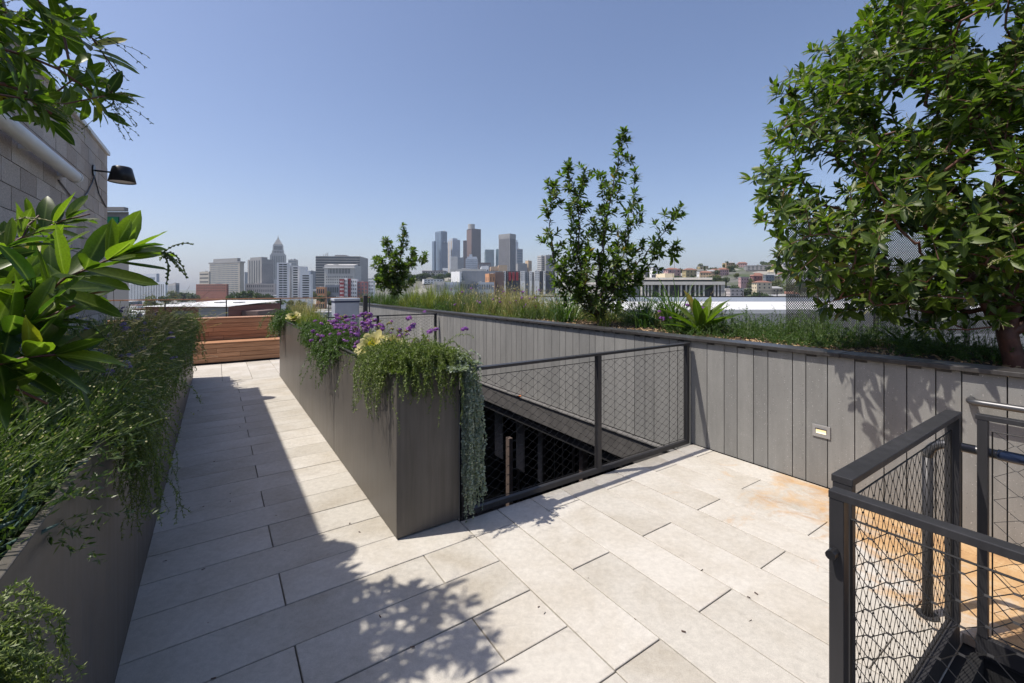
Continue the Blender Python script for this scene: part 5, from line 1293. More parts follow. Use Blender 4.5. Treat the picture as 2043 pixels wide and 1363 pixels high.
# ---------------------------------------------------------------- ground plants: generic makers
NEEDLE = (np.array([(0, 0, 0), (.45, -.13, .02), (1, 0, 0), (.45, .13, .02)]), [(0, 1, 2, 3)])
ROUND = (np.array([(0, 0, 0), (.3, -.42, .05), (.85, -.3, 0), (1, .1, .02), (.7, .45, .05), (.2, .35, 0)]), [(0, 1, 2, 3, 4, 5)])
def deckvec(a):
    a = np.asarray(a, float); return np.stack([VX*a[..., 0]-VY*a[..., 1], VY*a[..., 0]+VX*a[..., 1], a[..., 2]], -1)
def strands(t, g, roots, out, length, steps, mat, leaf=NEEDLE, ls=.016, per=5, grav=.22, noise_=.16, wall=None, rise=.5, stem=None, sr=.0009, flat=None, lname='foliage', drop=None):
    """trailing shoots in deck coordinates (v,u,z); wall=(axis, value, sign) is a face they must stay outside of while below the rim"""
    n = len(roots); st = (length/steps)[:, None]
    p = roots.copy(); d = nrm(out+g.normal(size=(n, 3))*.35+np.array([0, 0, rise])); pts = [p.copy()]
    for k in range(steps):
        d = nrm(d+g.normal(size=(n, 3))*noise_+np.array([0, 0, -grav])); q = p+d*st
        if wall is not None:
            for (axx, val, sgn, rim) in wall:
                pen = (q[:, axx]-val)*sgn
                bad = (pen < .004) & (q[:, 2] < rim+.01)
                q[bad, axx] = val+sgn*g.uniform(.004, .02, bad.sum()) if False else q[bad, axx]
                # not yet over the edge: creep outwards on top of the rim
                q[bad & (p[:, 2] >= rim-.005), 2] = rim+.012
                b2 = bad & (p[:, 2] < rim-.005); q[b2, axx] = val+sgn*.006
        p = q; pts.append(p.copy())
    S = np.stack(pts, 1)                                   # n, steps+1, 3
    a = S[:, :-1].reshape(-1, 3); b = S[:, 1:].reshape(-1, 3)
    ax = nrm(b-a)
    P = []; Dr = []
    for k in range(per):
        f = g.random((len(a), 1)); P.append(a+(b-a)*f); Dr.append(nrm(ax*.7+g.normal(size=a.shape)*.62+np.array([0, 0, .18])))
    P = deckvec(np.concatenate(P)); Dr = deckvec(np.concatenate(Dr)); U = g.normal(size=P.shape)*.6+np.array([0, 0, 1.])
    L = ls*g.uniform(.6, 1.25, len(P))
    V = scatter(leaf[0], P, Dr, U, L)-np.array(t.location)
    put(lname, tile_mesh(lname, V, leaf[1], len(P), mat), t, kind='stuff')
    if stem is not None:
        A_ = deckvec(a); B_ = deckvec(b); dd = nrm(B_-A_); o = nrm(np.cross(dd, [[.31, .22, .93]])); c = np.cross(dd, o)
        ring = np.stack([o, -.5*o+.87*c, -.5*o-.87*c], 1)*sr
        V = np.concatenate([A_[:, None]+ring, B_[:, None]+ring], 1)-np.array(t.location)
        put('stem', tile_mesh('stem', V, [(0, 1, 4, 3), (1, 2, 5, 4), (2, 0, 3, 5)], len(a), stem), t, kind='stuff')
    return S
def blades(t, g, roots, az, L, lean, curl, width, mat, name='blade', segs=5, kind='stuff', vfold=.0, wprof=None):
    """arching strap or grass blades, roots in world coordinates"""
    n = len(roots); tt = np.linspace(0, 1, segs+1)
    ang = lean[:, None]+curl[:, None]*tt[None]**1.3          # angle from vertical along the blade
    dx = np.sin(ang); dz = np.cos(ang); st = (L/segs)[:, None]
    h = np.concatenate([np.zeros((n, 1)), np.cumsum(dx[:, :-1]*st, 1)], 1); z = np.concatenate([np.zeros((n, 1)), np.cumsum(dz[:, :-1]*st, 1)], 1)
    ca = np.cos(az)[:, None]; sa = np.sin(az)[:, None]
    c = np.stack([roots[:, 0:1]+h*ca, roots[:, 1:2]+h*sa, roots[:, 2:3]+z], -1)
    w = (wprof if wprof is not None else (1-tt**2.2))[None]*width[:, None]/2; w = w+.0002
    tw = g.normal(size=(n, 1))*.5
    side = np.stack([-sa*np.cos(tw)+0*h, ca*np.cos(tw)+0*h, np.sin(tw)+0*h], -1)
    V = np.concatenate([c-side*w[..., None], c+side*w[..., None]], 1)-np.array(t.location)
    m = segs+1; f = [(i, i+1, m+i+1, m+i) for i in range(segs)]
    put(name, tile_mesh(name, V, f, n, mat), t, kind=kind)
    return c[:, -1]+0, nrm(c[:, -1]-c[:, -2]), c
def heads(t, g, P, Dr, L, mat, name, T=None, kind='stuff'):
    T = T or (np.array([(0, 0, 0), (.1, -.09, 0), (.9, -.06, 0), (1, 0, 0), (.9, .06, 0), (.1, .09, 0)]), [(0, 1, 2, 3, 4, 5)])
    V = scatter(T[0], P, Dr, g.normal(size=P.shape), L)-np.array(t.location); put(name, tile_mesh(name, V, T[1], len(P), mat), t, kind=kind)
def rootsDeck(g, n, v0, v1, u0, u1, z0, z1=None):
    return np.stack([g.uniform(v0, v1, n), g.uniform(u0, u1, n), g.uniform(z0, z1 if z1 is not None else z0, n)], -1)
def puff(n, r, s_, seed, mat, name):
    """a small round flower head built of petals"""
    g = np.random.default_rng(seed); d = nrm(g.normal(size=(n, 3))); d[:, 2] = np.abs(d[:, 2])*.9-.25; P = d*r*np.array([1, 1, .7])
    T = np.array([(0, -.5, 0), (.5, 0, .1), (0, .5, 0), (-.5, 0, .1)])
    V = scatter(T, P, nrm(np.cross(d, g.normal(size=(n, 3)))), d+g.normal(size=(n, 3))*.35, np.full(n, s_)*g.uniform(.7, 1.2, n))
    return tile_mesh(name, V, [(0, 1, 2, 3)], n, mat)

# ---- centre planter: trailing plant over the near corner
g = np.random.default_rng(61)
tp_ = deckthing('trailing_plant', 'bright green trailing rosemary mounded over the near corner of the free-standing planter', 'plant', 1.2, 3.05, 1.08); tp_.rotation_euler = (0, 0, 0)
zr = 1.085
W_l = (0, .960, -1, zr); W_f = (1, 2.784, -1, zr); W_r = (0, 1.445, 1, zr)
n = 430; R_ = rootsDeck(g, n, 1.0, 1.42, 2.81, 3.10, 1.09, 1.20); strands(tp_, g, R_, np.tile([0, -1., 0], (n, 1))+g.normal(size=(n, 3))*[.5, .2, 0], g.uniform(.10, .42, n)*np.where(g.random(n) < .12, 1.45, 1), 22, M['rosemary'], ls=.017, per=6, wall=[W_f], stem=M['stemgreen'])
n = 430; R_ = rootsDeck(g, n, .99, 1.20, 2.85, 3.55, 1.09, 1.19); strands(tp_, g, R_, np.tile([-1., 0, 0], (n, 1))+g.normal(size=(n, 3))*[.2, .5, 0], g.uniform(.10, .40, n)*np.where(g.random(n) < .12, 1.4, 1), 22, M['rosemary'], ls=.017, per=6, wall=[W_l], stem=M['stemgreen'])
n = 260; R_ = rootsDeck(g, n, 1.2, 1.42, 2.82, 3.3, 1.10, 1.20); strands(tp_, g, R_, np.tile([1., -.2, 0], (n, 1))+g.normal(size=(n, 3))*[.3, .5, 0], g.uniform(.10, .34, n), 20, M['rosemary'], ls=.017, per=6, wall=[W_r], stem=M['stemgreen'])
n = 420; R_ = rootsDeck(g, n, 1.0, 1.40, 2.84, 3.4, 1.06, 1.18); strands(tp_, g, R_, g.normal(size=(n, 3))*[1, 1, .2], g.uniform(.08, .20, n), 10, M['rosemary'], ls=.018, per=9, grav=.08, rise=.9, stem=M['stemgreen'])
# silver trailing plant on the well side
g = np.random.default_rng(62)
sf = deckthing('silver_trailing_plant', 'silvery trailing plant hanging to the floor off the planter corner beside the railing', 'plant', 1.5, 2.9, 1.08); sf.rotation_euler = (0, 0, 0)
n = 300; R_ = rootsDeck(g, n, 1.40, 1.452, 2.785, 3.02, 1.05, 1.13)
R_[:, 1] = 2.79+np.abs(g.normal(size=n))*.075
strands(sf, g, R_, np.tile([.35, .05, 0], (n, 1))+g.normal(size=(n, 3))*[.12, .12, 0], g.uniform(.70, 1.10, n), 46, M['silver'], leaf=ROUND, ls=.015, per=4, grav=.42, noise_=.13, wall=[W_r, W_f], stem=M['silver'], sr=.0008, rise=.3)
# mid and far trailing plants on the path side
g = np.random.default_rng(63)
mt = deckthing('trailing_plant', 'green trailing plant hanging down the path face halfway along the free-standing planter', 'plant', 1.1, 5.2, 1.08); mt.rotation_euler = (0, 0, 0)
n = 420; R_ = rootsDeck(g, n, .985, 1.15, 4.35, 6.4, 1.08, 1.18)
ln = g.uniform(.12, .30, n)+.42*np.exp(-((R_[:, 1]-4.85)/.35)**2)*g.random(n)
strands(mt, g, R_, np.tile([-1., 0, 0], (n, 1))+g.normal(size=(n, 3))*[.2, .6, 0], ln, 20, M['fern'], ls=.026, per=6, wall=[W_l], stem=M['stemgreen'])
ft = deckthing('trailing_plant', 'green tuft trailing over the far end of the free-standing planter near the bench', 'plant', 1.1, 8.9, 1.08); ft.rotation_euler = (0, 0, 0)
n = 260; R_ = rootsDeck(g, n, .98, 1.3, 8.3, 9.15, 1.08, 1.2); strands(ft, g, R_, np.tile([-1., .5, 0], (n, 1))+g.normal(size=(n, 3))*[.3, .5, 0], g.uniform(.15, .55, n), 18, M['fern'], ls=.036, per=5, wall=[W_l])
gt = deckthing('ground_cover', None, None, 1.2, 5.5, 1.05, kind='stuff'); gt.rotation_euler = (0, 0, 0)
n = 900; R_ = rootsDeck(g, n, 1.0, 1.40, 3.5, 9.1, 1.02, 1.08); strands(gt, g, R_, g.normal(size=(n, 3))*[1, 1, .2], g.uniform(.08, .26, n), 8, M['fern'], ls=.026, per=7, grav=.05, rise=1.0)
# grasses
def grass(lab, v0, v1, u0, u1, n, L, mat, seed, z=1.03, lean=.35, curl=1.0, w=.004, name='grass_clump', seedmat=None, seedn=0, seedL=.03):
    g = np.random.default_rng(seed); t = deckthing(name, lab, 'grass', (v0+v1)/2, (u0+u1)/2, z); t.rotation_euler = (0, 0, 0)
    R0 = rootsDeck(g, n, v0, v1, u0, u1, z); area = (v1-v0)*(u1-u0)
    cl_ = 1.
    if area > .5:                       # gather the blades into tussocks of uneven height
        k_ = max(6, int(area*7)); C0 = rootsDeck(g, k_, v0, v1, u0, u1, z); w_ = g.uniform(.45, 1.15, k_); j_ = g.integers(0, k_, n); f_ = (g.random(n) < .8)[:, None]
        R0 = np.where(f_, C0[j_]+g.normal(size=(n, 3))*[.07, .09, 0], R0); R0[:, 0] = np.clip(R0[:, 0], v0-.05, v1+.1); cl_ = np.where(f_[:, 0], w_[j_], .5)
    R_ = deckvec(R0); tipp, tipd, _ = blades(t, g, R_, g.uniform(0, 6.28, n), g.uniform(.45, 1.1, n)*L*cl_, np.abs(g.normal(size=n))*lean, g.uniform(.1, 1., n)*curl, np.full(n, w), mat, segs=5)
    if seedmat is not None:
        k = g.choice(n, min(seedn, n), replace=False); heads(t, g, tipp[k], nrm(tipd[k]+g.normal(size=(len(k), 3))*.35), seedL*g.uniform(.6, 1.2, len(k)), seedmat, 'seed_head')
    return t
grass('yellow-green grass tuft at the far end of the free-standing planter', 1.05, 1.35, 6.9, 7.7, 700, .26, M['yellowgrass'], 71, w=.006)
grass('brown-green wispy grass at the back of the free-standing planter', 1.1, 1.38, 7.6, 9.0, 900, .42, M['drygrass'], 72, w=.005, lean=.25, seedmat=M['seed'], seedn=200, seedL=.03)
grass('green grass tuft behind the yellow succulent', 1.2, 1.4, 3.35, 3.75, 650, .20, M['yellowgrass'], 73, w=.004, lean=.5)
grass('fine green grass between the purple flowers', 1.05, 1.4, 4.2, 6.6, 900, .26, M['grass'], 74, w=.004)
# purple verbena
pf_ = [puff(70, .017, .0105, s, M['purple'], 'flower_head') for s in range(3)]; pfd = [puff(60, .014, .009, 9, M['drygrass'], 'flower_head')]
lf_ = [puff(60, .014, .009, s, M['lavender'], 'flower_head') for s in range(3)]
def verbena(lab, seed, v0, v1, u0, u1, n, h, z=1.05, pool=pf_, dry=.25, lean=.35, sc_=1., pool2=None, clump=True, minh=.3):
    g = np.random.default_rng(seed); t = deckthing('verbena', lab, 'flowers', (v0+v1)/2, (u0+u1)/2, z); t.rotation_euler = (0, 0, 0)
    R_ = deckvec(rootsDeck(g, n, v0, v1, u0, u1, z)); c = blades(t, g, R_, g.uniform(0, 6.28, n), g.uniform(minh, 1., n)*h, np.abs(g.normal(size=n))*lean, g.uniform(-.2, .5, n), np.full(n, .0028), M['stemgreen'], 'flower_stem', wprof=np.ones(6))
    for p, d in zip(c[0], c[1]):
        for q in range(g.integers(1, 4) if clump else 1):
            me = (pool2 or pfd)[0] if g.random() < dry else pool[g.integers(0, len(pool))]
            o = put('flower_head', me, t, tuple(p-np.array(t.location)+g.normal(size=3)*.012*(1 if q else 0))); o.rotation_euler = tuple(g.normal(size=3)*.4); s_ = sc_*g.uniform(.75, 1.25); o.scale = (s_,)*3
    m = n*3; R2 = deckvec(rootsDeck(g, m, v0, v1, u0, u1, z)); blades(t, g, R2, g.uniform(0, 6.28, m), g.uniform(.2, .8, m)*h, np.abs(g.normal(size=m))*.5, g.uniform(0, .8, m), np.full(m, .0035), M['stemgreen'], 'foliage')
    return t
verbena('dense purple verbena in the middle of the free-standing planter, left of the yellow succulent', 81, 1.02, 1.38, 3.9, 5.4, 80, .36, lean=.5, sc_=1.2, dry=.15)
verbena('purple verbena heads leaning out against the clad wall above the open well', 82, 1.36, 1.42, 3.1, 4.4, 26, .42, lean=.6, dry=.4, sc_=1.15)
verbena('small purple flowers over the trailing plant on the path side of the planter', 83, .97, 1.1, 4.2, 5.6, 14, .22, lean=.8, sc_=1.15)
# mulch in planter and bed
CH = (np.array([(0, -.2, 0), (1, -.16, .05), (1, .18, .02), (0, .2, .06)]), [(0, 1, 2, 3)])
def mulch(v0, v1, u0, u1, n, z, seed, ls=.022):
    g = np.random.default_rng(seed); o_ = deckthing('mulch', None, None, v0, u0, z, kind='stuff'); o_.rotation_euler = (0, 0, 0)
    R_ = rootsDeck(g, n, v0, v1, u0, u1, z, z+.012); heads(o_, g, deckvec(R_), nrm(g.normal(size=(n, 3))*[1, 1, .25]), ls*g.uniform(.5, 1.3, n), M['mulch'], 'wood_chips', CH)
mulch(.99, 1.41, 2.82, 9.1, 7000, 1.021, 91)
# aeonium
def rosette_plant(lab, loc, R, tilt, seed, mats, stemh=.14, rings=5, cup=1.):
    g = np.random.default_rng(seed); t = thing('succulent_rosette', lab, 'succulent', tuple(loc)); rt = Quaternion(Vector((1, 0, 0)), tilt[0]) @ Quaternion(Vector((0, 1, 0)), tilt[1])
    MB().tube([(0, 0, 0), (.01, 0, stemh*.5), (0, 0, stemh)], [.016, .013, .014], 8).build('stem', M['bark2'], t)
    T, f, rb = leaf_template(.42, .10, -.22, rows=(0, .3, .65, .9, 1), hw=(.2, .5, 1.05, .75, .0))
    ms = [tile_mesh('leaf', T[None], f, 1, m_, rb*0, smooth=True) for m_ in mats]
    i = 0
    for r in range(rings):
        q = r/(rings-1); k = int(7+q*7)
        for j in range(k):
            az = (j/k+r*.37)*2*math.pi+g.normal()*.06; el = math.radians(78-70*q**.9*cup+g.normal()*4); L = R*(.42+.6*q)*g.uniform(.92, 1.08)
            d = np.array([math.cos(az)*math.cos(el), math.sin(az)*math.cos(el), math.sin(el)]); up = np.array([-math.cos(az)*math.sin(el), -math.sin(az)*math.sin(el), math.cos(el)])
            Fm = frames(d[None], up[None])[0]*L; m = Matrix(Fm.tolist()).to_4x4(); m = rt.to_matrix().to_4x4() @ m
            o = bpy.data.objects.new('leaf', ms[0 if q < .45 else 1]); COL.objects.link(o); o.parent = t
            m.translation = rt @ (Vector((0, 0, .0)))+Vector((0, 0, stemh)); o.matrix_basis = m
    return t
pa = D(1.10, 3.70, 1.04); rosette_plant('yellow cream rosette succulent, the large one at the edge of the free-standing planter', pa, .15, (.85, -.15), 5, (M['aeon_mid'], M['aeon']), .10)
pa = D(1.24, 3.62, 1.04); rosette_plant('pale cream dried rosette just right of the yellow succulent', pa, .13, (.4, .5), 6, (M['straw'], M['straw']), .12)
gsucc = leafmat('fresh_green_succulent', (.05, .13, .03), (.11, .22, .05), .15, .4, 0)
pa = D(1.04, 3.84, 1.04); rosette_plant('small fresh green rosette on the left of the yellow succulent', pa, .07, (.5, -.2), 7, (gsucc, gsucc), .05)
pa = D(1.02, 7.7, 1.04); rosette_plant('yellow orange rosette at the far end of the free-standing planter', pa, .12, (.6, .1), 8, (M['yellowgrass'], M['aeon']), .12)
pa = D(1.25, 3.30, 1.04); rosette_plant('grey-green rosette half hidden behind the trailing rosemary mound', pa, .07, (.3, .2), 9, (M['silver'], M['silver']), .06)

# ---- left planter: dense bed
g = np.random.default_rng(101)
W_p = (0, -.34, 1, 1.085)
lf = deckthing('trailing_plant', 'long fringe of green trailing plants hanging over the path edge of the left planter', 'plant', -.4, 4, 1.08); lf.rotation_euler = (0, 0, 0)
n = 760; R_ = rootsDeck(g, n, -.50, -.36, 2.15, 9.5, 1.07, 1.18); ln = g.uniform(.15, .42, n); ln = np.where((R_[:, 1] < 2.9) & (R_[:, 1] > 2.2), ln*1.1, ln)
strands(lf, g, R_, np.tile([1., 0, 0], (n, 1))+g.normal(size=(n, 3))*[.2, .5, 0], ln, 18, M['rosemary'], ls=.022, per=6, wall=[W_p], stem=M['stemgreen'])
n = 60; R_ = rootsDeck(g, n, -.40, -.355, 2.28, 2.5, 1.07, 1.12); strands(lf, g, R_, np.tile([1., 0, 0], (n, 1))+g.normal(size=(n, 3))*[.2, .2, 0], g.uniform(.3, .58, n), 30, M['rosemary'], ls=.013, per=7, wall=[W_p], stem=M['stemgreen'])
lb = deckthing('trailing_plant', 'bushy green trailing plant hanging over the planter face in the bottom left corner', 'plant', -.3, .05, 1.08); lb.rotation_euler = (0, 0, 0)
n = 460; R_ = rootsDeck(g, n, -.40, -.34, .74, 1.13, 1.06, 1.10); 
strands(lb, g, R_, np.tile([1., -.2, 0], (n, 1))+g.normal(size=(n, 3))*[.25, .25, 0], g.uniform(.08, .24, n), 20, M['rosemary'], ls=.011, per=8, wall=[W_p], stem=M['stemgreen'], sr=.0006)
bed = deckthing('ground_cover', None, None, -.9, 5, 1.0, kind='stuff'); bed.rotation_euler = (0, 0, 0)
n = 1500; R_ = rootsDeck(g, n, -1.36, -.38, 2.2, 9.6, .97, 1.05); strands(bed, g, R_, g.normal(size=(n, 3))*[1, 1, .2], g.uniform(.15, .42, n), 9, M['rosemary'], ls=.026, per=6, grav=.03, rise=1.2)
n = 900; R_ = rootsDeck(g, n, -1.3, -.42, 1.5, 3.6, .98, 1.06); strands(bed, g, R_, g.normal(size=(n, 3))*[1, 1, .2]+np.array([.5, .2, 0]), g.uniform(.15, .36, n), 10, M['grass'], ls=.024, per=7, grav=.06, rise=.9)
# santolina-like long stems with buds, nearest
sa = deckthing('button_flower_plant', 'sprawling plant of long olive green stems with tiny pale buds at the left edge', 'plant', -.7, 1.6, 1.0); sa.rotation_euler = (0, 0, 0)
n = 950; R_ = deckvec(rootsDeck(g, n, -1.25, -.44, 1.45, 2.8, 1.0)); az = g.normal(size=n)*.5+.25
tipp, tipd, cl = blades(sa, g, R_, az, g.uniform(.2, .46, n), g.uniform(.3, 1.0, n), g.uniform(.1, .8, n), np.full(n, .0026), M['stemgreen'], 'stem', wprof=np.ones(6), segs=5)
m = len(tipp)
bm2 = np.concatenate([tipp+tipd*.004+g.normal(size=tipp.shape)*.004 for _ in range(2)]); heads(sa, g, bm2, nrm(g.normal(size=bm2.shape)+np.tile(tipd, (2, 1))), np.full(len(bm2), .006), M['bud'], 'bud', ROUND)
cc = cl[:, 1:5].reshape(-1, 3); cd_2 = np.repeat(tipd, 4, 0)
for _ in range(2): heads(sa, g, cc+g.normal(size=cc.shape)*.006, nrm(cd_2+g.normal(size=cc.shape)*.45), g.uniform(.02, .042, len(cc)), M['grass'], 'foliage', (NEEDLE[0]*[1, .7, 1], NEEDLE[1]))
# chalk sticks
ck = deckthing('chalk_stick_succulent', 'blue-green finger-leaved succulent low in the left corner of the planter', 'succulent', -.8, 1.0, 1.0); ck.rotation_euler = (0, 0, 0)
n = 620; R_ = deckvec(rootsDeck(g, n, -.98, -.42, .98, 2.05, .98, 1.05)); az = g.normal(size=n)*.9+.4; L_ = g.uniform(.06, .13, n); le = g.uniform(.1, 1.1, n)
dd = np.stack([np.sin(le)*np.cos(az), np.sin(le)*np.sin(az), np.cos(le)], -1)
FT = []; 
for k, (tq, rq) in enumerate(((0, .035), (.3, .055), (.7, .05), (.93, .03), (1., .004))):
    for a_ in range(5): FT.append((tq, rq*math.cos(a_*1.2566), rq*math.sin(a_*1.2566)-.12*tq*tq))
FF = [(r*5+k, r*5+(k+1) % 5, (r+1)*5+(k+1) % 5, (r+1)*5+k) for r in range(4) for k in range(5)]
V = scatter(np.array(FT), R_, dd, np.tile([0, 0, 1.], (n, 1))+g.normal(size=(n, 3))*.2, L_)-np.array(ck.location); put('leaf_finger', tile_mesh('leaf_finger', V, FF, n, M['chalk'], smooth=True), ck, kind='stuff')
# lavender and blonde grass in the middle of the left bed
verbena('lavender-blue flowers scattered through the left planter', 103, -1.0, -.40, 2.2, 6.5, 90, .40, z=1.02, pool=lf_, dry=.12, lean=.5, sc_=1.1, clump=True)
bg_ = deckthing('blonde_grass', 'blonde seed-headed grass leaning out of the left planter over the path', 'grass', -.6, 4, 1.02); bg_.rotation_euler = (0, 0, 0)
n = 460; R_ = deckvec(rootsDeck(g, n, -.85, -.42, 2.4, 7.5, 1.05)); az = g.normal(size=n)*1.0+.35
tipp, tipd, _ = blades(bg_, g, R_, az, g.uniform(.25, .62, n), g.uniform(.25, 1.1, n), g.uniform(.0, .6, n), np.full(n, .0020), M['drygrass'], 'stalk', wprof=np.ones(6))
SH = (np.array([(0, -.03, 0), (.9, -.075, 0), (1, 0, 0), (.9, .075, 0), (0, .03, 0)]), [(0, 1, 2, 3, 4)])
hd = nrm(np.stack([np.cos(az), np.sin(az), g.normal(size=n)*.25], -1)); heads(bg_, g, tipp, hd, g.uniform(.020, .042, n), M['seed'], 'seed_head', SH); heads(bg_, g, tipp-tipd*.04, hd, g.uniform(.018, .034, n), M['seed'], 'seed_head', SH)
grass('tall dark green grass behind the lavender along the block wall', -1.33, -.7, 2.6, 9.0, 1600, .40, M['grass'], 105, z=1.0, w=.006, lean=.4)
tw = deckthing('wispy_stems', 'dark wispy bare stems rising over the far part of the left planter', 'plant', -.8, 5, 1.02); tw.rotation_euler = (0, 0, 0)
n = 90; R_ = deckvec(rootsDeck(g, n, -.9, -.45, 3.4, 8.5, 1.05)); blades(tw, g, R_, g.normal(size=n)*.6+.3, g.uniform(.35, .75, n), g.uniform(.2, .9, n), g.uniform(.2, 1.1, n), np.full(n, .0022), M['bark2'], 'twig', wprof=np.ones(6))

# ---- raised bed on the right
mulch(4.37, 6.2, -1, 14, 16000, 1.047, 92, .03)
def clump(lab, px, py, Y, n, L, w, mat, seed, cat='plant', lean=.5, curl=1.5, name='strap_leaf_plant', spread=.06, z=1.05, leaves_single=False):
    g = np.random.default_rng(seed); c = at(px, py, Y); t = thing(name, lab, cat, (c.x, c.y, z))
    R_ = np.stack([c.x+g.normal(size=n)*spread, c.y+g.normal(size=n)*spread, np.full(n, z)], -1)
    if leaves_single:
        for i in range(n):
            blades(t, g, R_[i:i+1], g.uniform(0, 6.28, 1), g.uniform(.6, 1.1, 1)*L, np.abs(g.normal(size=1))*lean*.6+.15, g.uniform(.3, 1., 1)*curl, np.full(1, w), mat, 'strap_leaf', segs=7, kind=None)
    else: blades(t, g, R_, g.uniform(0, 6.28, n), g.uniform(.6, 1.1, n)*L, np.abs(g.normal(size=n))*lean*.6+.15, g.uniform(.3, 1., n)*curl, np.full(n, w), mat, 'blade', segs=7)
    return t
strap = leafmat('strap_leaf', (.030, .075, .018), (.085, .15, .030), .3, .4, 0)
clump('strap-leaved clump with arching green blades left of the broad-leaved plant', 1345, 645, 6.2, 70, .92, .022, strap, 111, leaves_single=True)
clump('smaller arching strap-leaved clump right beside the many-stemmed tree', 1285, 645, 6.6, 54, .72, .018, strap, 112, leaves_single=True)
clump('arching strap-leaved clump at the left foot of the many-stemmed tree', 1130, 635, 7.6, 64, .80, .018, strap, 113, leaves_single=True)
clump('spiky pale-edged clump under the stems of the many-stemmed tree', 1205, 640, 6.7, 34, .34, .012, M['yellowgrass'], 114)
def broad(lab, px, py, Y, n, L, seed, wd=.22):
    g = np.random.default_rng(seed); c = np.array(at(px, py, Y)); c[2] = 1.05; t = thing('broad_leaved_plant', lab, 'plant', tuple(c))
    T, f, rb = leaf_template(wd, .16, .30, rows=(0, .15, .35, .6, .85, 1), hw=(.25, .55, .95, 1., .6, 0)); me = tile_mesh('leaf', T[None], f, 1, M['leaf'], rb, smooth=True)
    for i in range(n):
        az = i*2.4+g.normal()*.2; el = math.radians(g.uniform(25, 78)); d = np.array([[math.cos(az)*math.cos(el), math.sin(az)*math.cos(el), math.sin(el)]])
        Fm = frames(d, np.array([[0, 0, 1.]])-d*.2)[0]*L*g.uniform(.75, 1.1); m = Matrix(Fm.tolist()).to_4x4(); o = bpy.data.objects.new('leaf', me); COL.objects.link(o); o.parent = t; o.matrix_basis = m
broad('broad-leaved upright green plant standing before the white roof', 1398, 648, 5.7, 18, .62, 121)
broad('dark rosette-like broad plant in the shade below the large tree', 1800, 690, 4.3, 16, .26, 122)
# soft green groundcover along the bed edge, in separate drifts
def drift(lab, v0, v1, u0, u1, n, ln, seed, mat='fern', ls=.022, per=7, rise=.9, steps=9, grav=.04):
    g = np.random.default_rng(seed); t = deckthing('ground_cover', lab, None, (v0+v1)/2, (u0+u1)/2, 1.05, kind='stuff'); t.rotation_euler = (0, 0, 0)
    R_ = rootsDeck(g, n, v0, v1, u0, u1, 1.03, 1.08); R_[:, 0] += .10*np.sin(R_[:, 1]*5.3); R_[:, 0] = np.clip(R_[:, 0], 4.38, 9); strands(t, g, R_, g.normal(size=(n, 3))*[1, 1, .1], g.uniform(.5, 1.1, n)*ln, steps, M[mat], ls=ls, per=per, grav=grav, rise=rise)
drift(None, 4.92, 5.5, 1.7, 3.9, 480, .20, 131)
drift(None, 5.0, 5.6, .4, 1.4, 220, .20, 132)
drift(None, 4.6, 5.6, 6.6, 8.6, 420, .36, 133, mat='rosemary', ls=.030)
drift(None, 4.5, 5.4, 9.5, 14.5, 900, .34, 134, ls=.040, per=6)
drift(None, 4.9, 5.6, -1.0, .4, 200, .20, 135)
drift(None, 5.4, 6.3, 1.0, 4.6, 700, .42, 136, ls=.028)
drift(None, 5.5, 6.3, 4.6, 9.0, 900, .5, 137, mat='rosemary', ls=.034)
grass('dry olive grass along the back of the raised bed', 5.5, 6.3, 3.5, 12.0, 2600, .62, M['drygrass'], 150, z=1.05, w=.008, lean=.3, curl=.8, seedmat=M['seed'], seedn=500, seedL=.04)
grass('grey-green feathery grass in front of the white roof, left part', 5.2, 5.9, 2.0, 3.6, 600, .42, M['grass'], 141, z=1.05, w=.005, lean=.3, curl=.6)
grass('dark feathery grass in the shade beneath the large tree', 5.1, 5.9, .6, 2.0, 500, .32, M['grass'], 142, z=1.05, w=.005, lean=.4)
grass('tall mixed green grass filling the middle of the raised bed', 4.6, 5.8, 7.8, 10.5, 1500, .58, M['grass'], 143, z=1.05, w=.008, lean=.3, curl=.9)
grass('pale wispy grass with pinkish seed heads in the middle of the raised bed', 4.6, 5.9, 6.8, 10.2, 2600, .66, M['drygrass'], 144, z=1.05, w=.006, lean=.25, curl=.6, seedmat=M['seed'], seedn=700, seedL=.05)
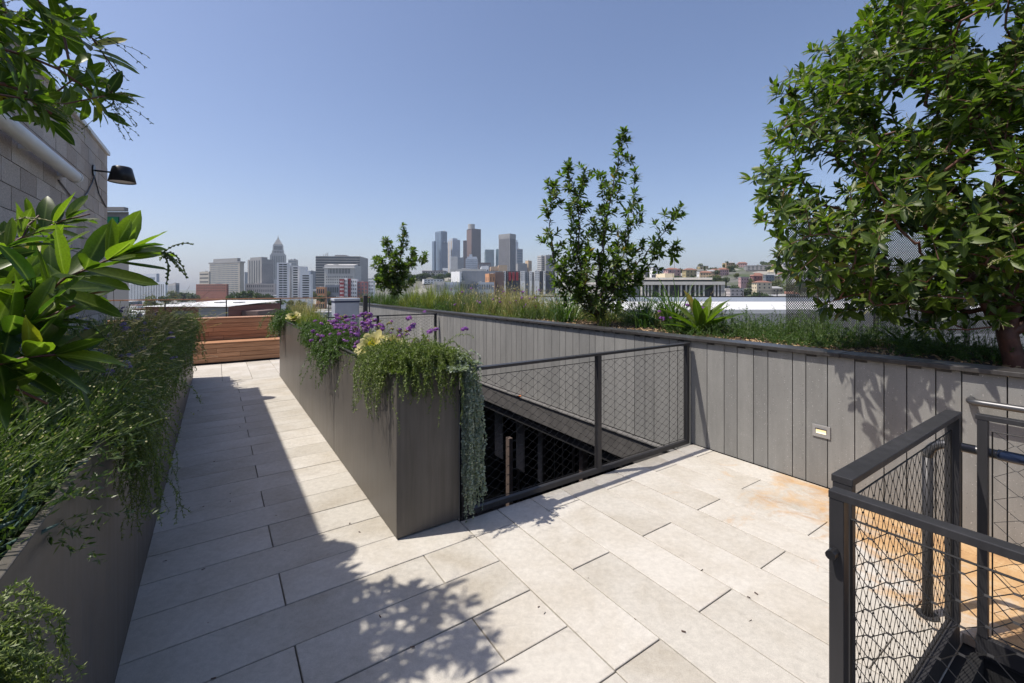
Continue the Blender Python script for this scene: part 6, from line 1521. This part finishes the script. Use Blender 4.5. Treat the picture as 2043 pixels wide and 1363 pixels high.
grass('bright green tall grass beside the slim far tree', 4.5, 5.8, 10.5, 13.2, 2300, .80, M['yellowgrass'], 145, z=1.05, w=.012, lean=.25, curl=.8)
grass('short yellow-green grass at the far end of the raised bed', 4.4, 5.6, 13.0, 16.5, 1500, .55, M['grass'], 146, z=1.05, w=.014, lean=.3)
grass('green grass tuft between the many-stemmed tree and the pale wispy grass', 4.6, 5.5, 5.8, 6.9, 700, .42, M['grass'], 147, z=1.05, w=.007, lean=.4)
verbena('dull mauve flower heads among the pale wispy grass of the raised bed', 148, 4.7, 5.6, 6.6, 9.6, 60, .6, z=1.05, dry=.6, lean=.3, sc_=1.5)
verbena('small violet flowers beside the broad-leaved plant', 149, 5.0, 5.3, 3.2, 3.9, 8, .4, z=1.05, dry=.2, sc_=1.3)

# ---- litter on the floor
g = np.random.default_rng(201)
lit = deckthing('leaf_litter', None, None, 1, 1, 0, kind='stuff'); lit.rotation_euler = (0, 0, 0)
n = 60; R_ = rootsDeck(g, n, -.2, 4.0, .6, 3.2, .003); R_[:30, 0] = g.uniform(-.33, .95, 30); R_[:30, 1] = g.uniform(.8, 8.5, 30); 
R_ = R_[~((R_[:, 0] > .9) & (R_[:, 0] < 1.5) & (R_[:, 1] > 2.7))]; R_ = R_[~((R_[:, 0] > 1.4) & (R_[:, 0] < 3.0) & (R_[:, 1] < .6))]; R_ = R_[R_[:, 1] < 2.7] if False else R_[~((R_[:, 0] > 1.3) & (R_[:, 1] > 2.7))]
heads(lit, g, deckvec(R_), nrm(g.normal(size=R_.shape)*[1, 1, .1]), g.uniform(.006, .022, len(R_)), M['bark2'], 'fallen_bits', CH)
ol = deckthing('fallen_leaf', 'single orange fallen leaf on the ledge below the clad wall', 'leaf', 4.12, 5.9, -.128)
T, f, rb = leaf_template(.5, .15, .1); me = tile_mesh('leaf', T[None]*.15, f, 1, plain('orange_leaf', (.45, .13, .03), .6), rb); put('leaf_blade', me, ol, (-.02, -.07, .01), rot=(0, .1, 1.4))
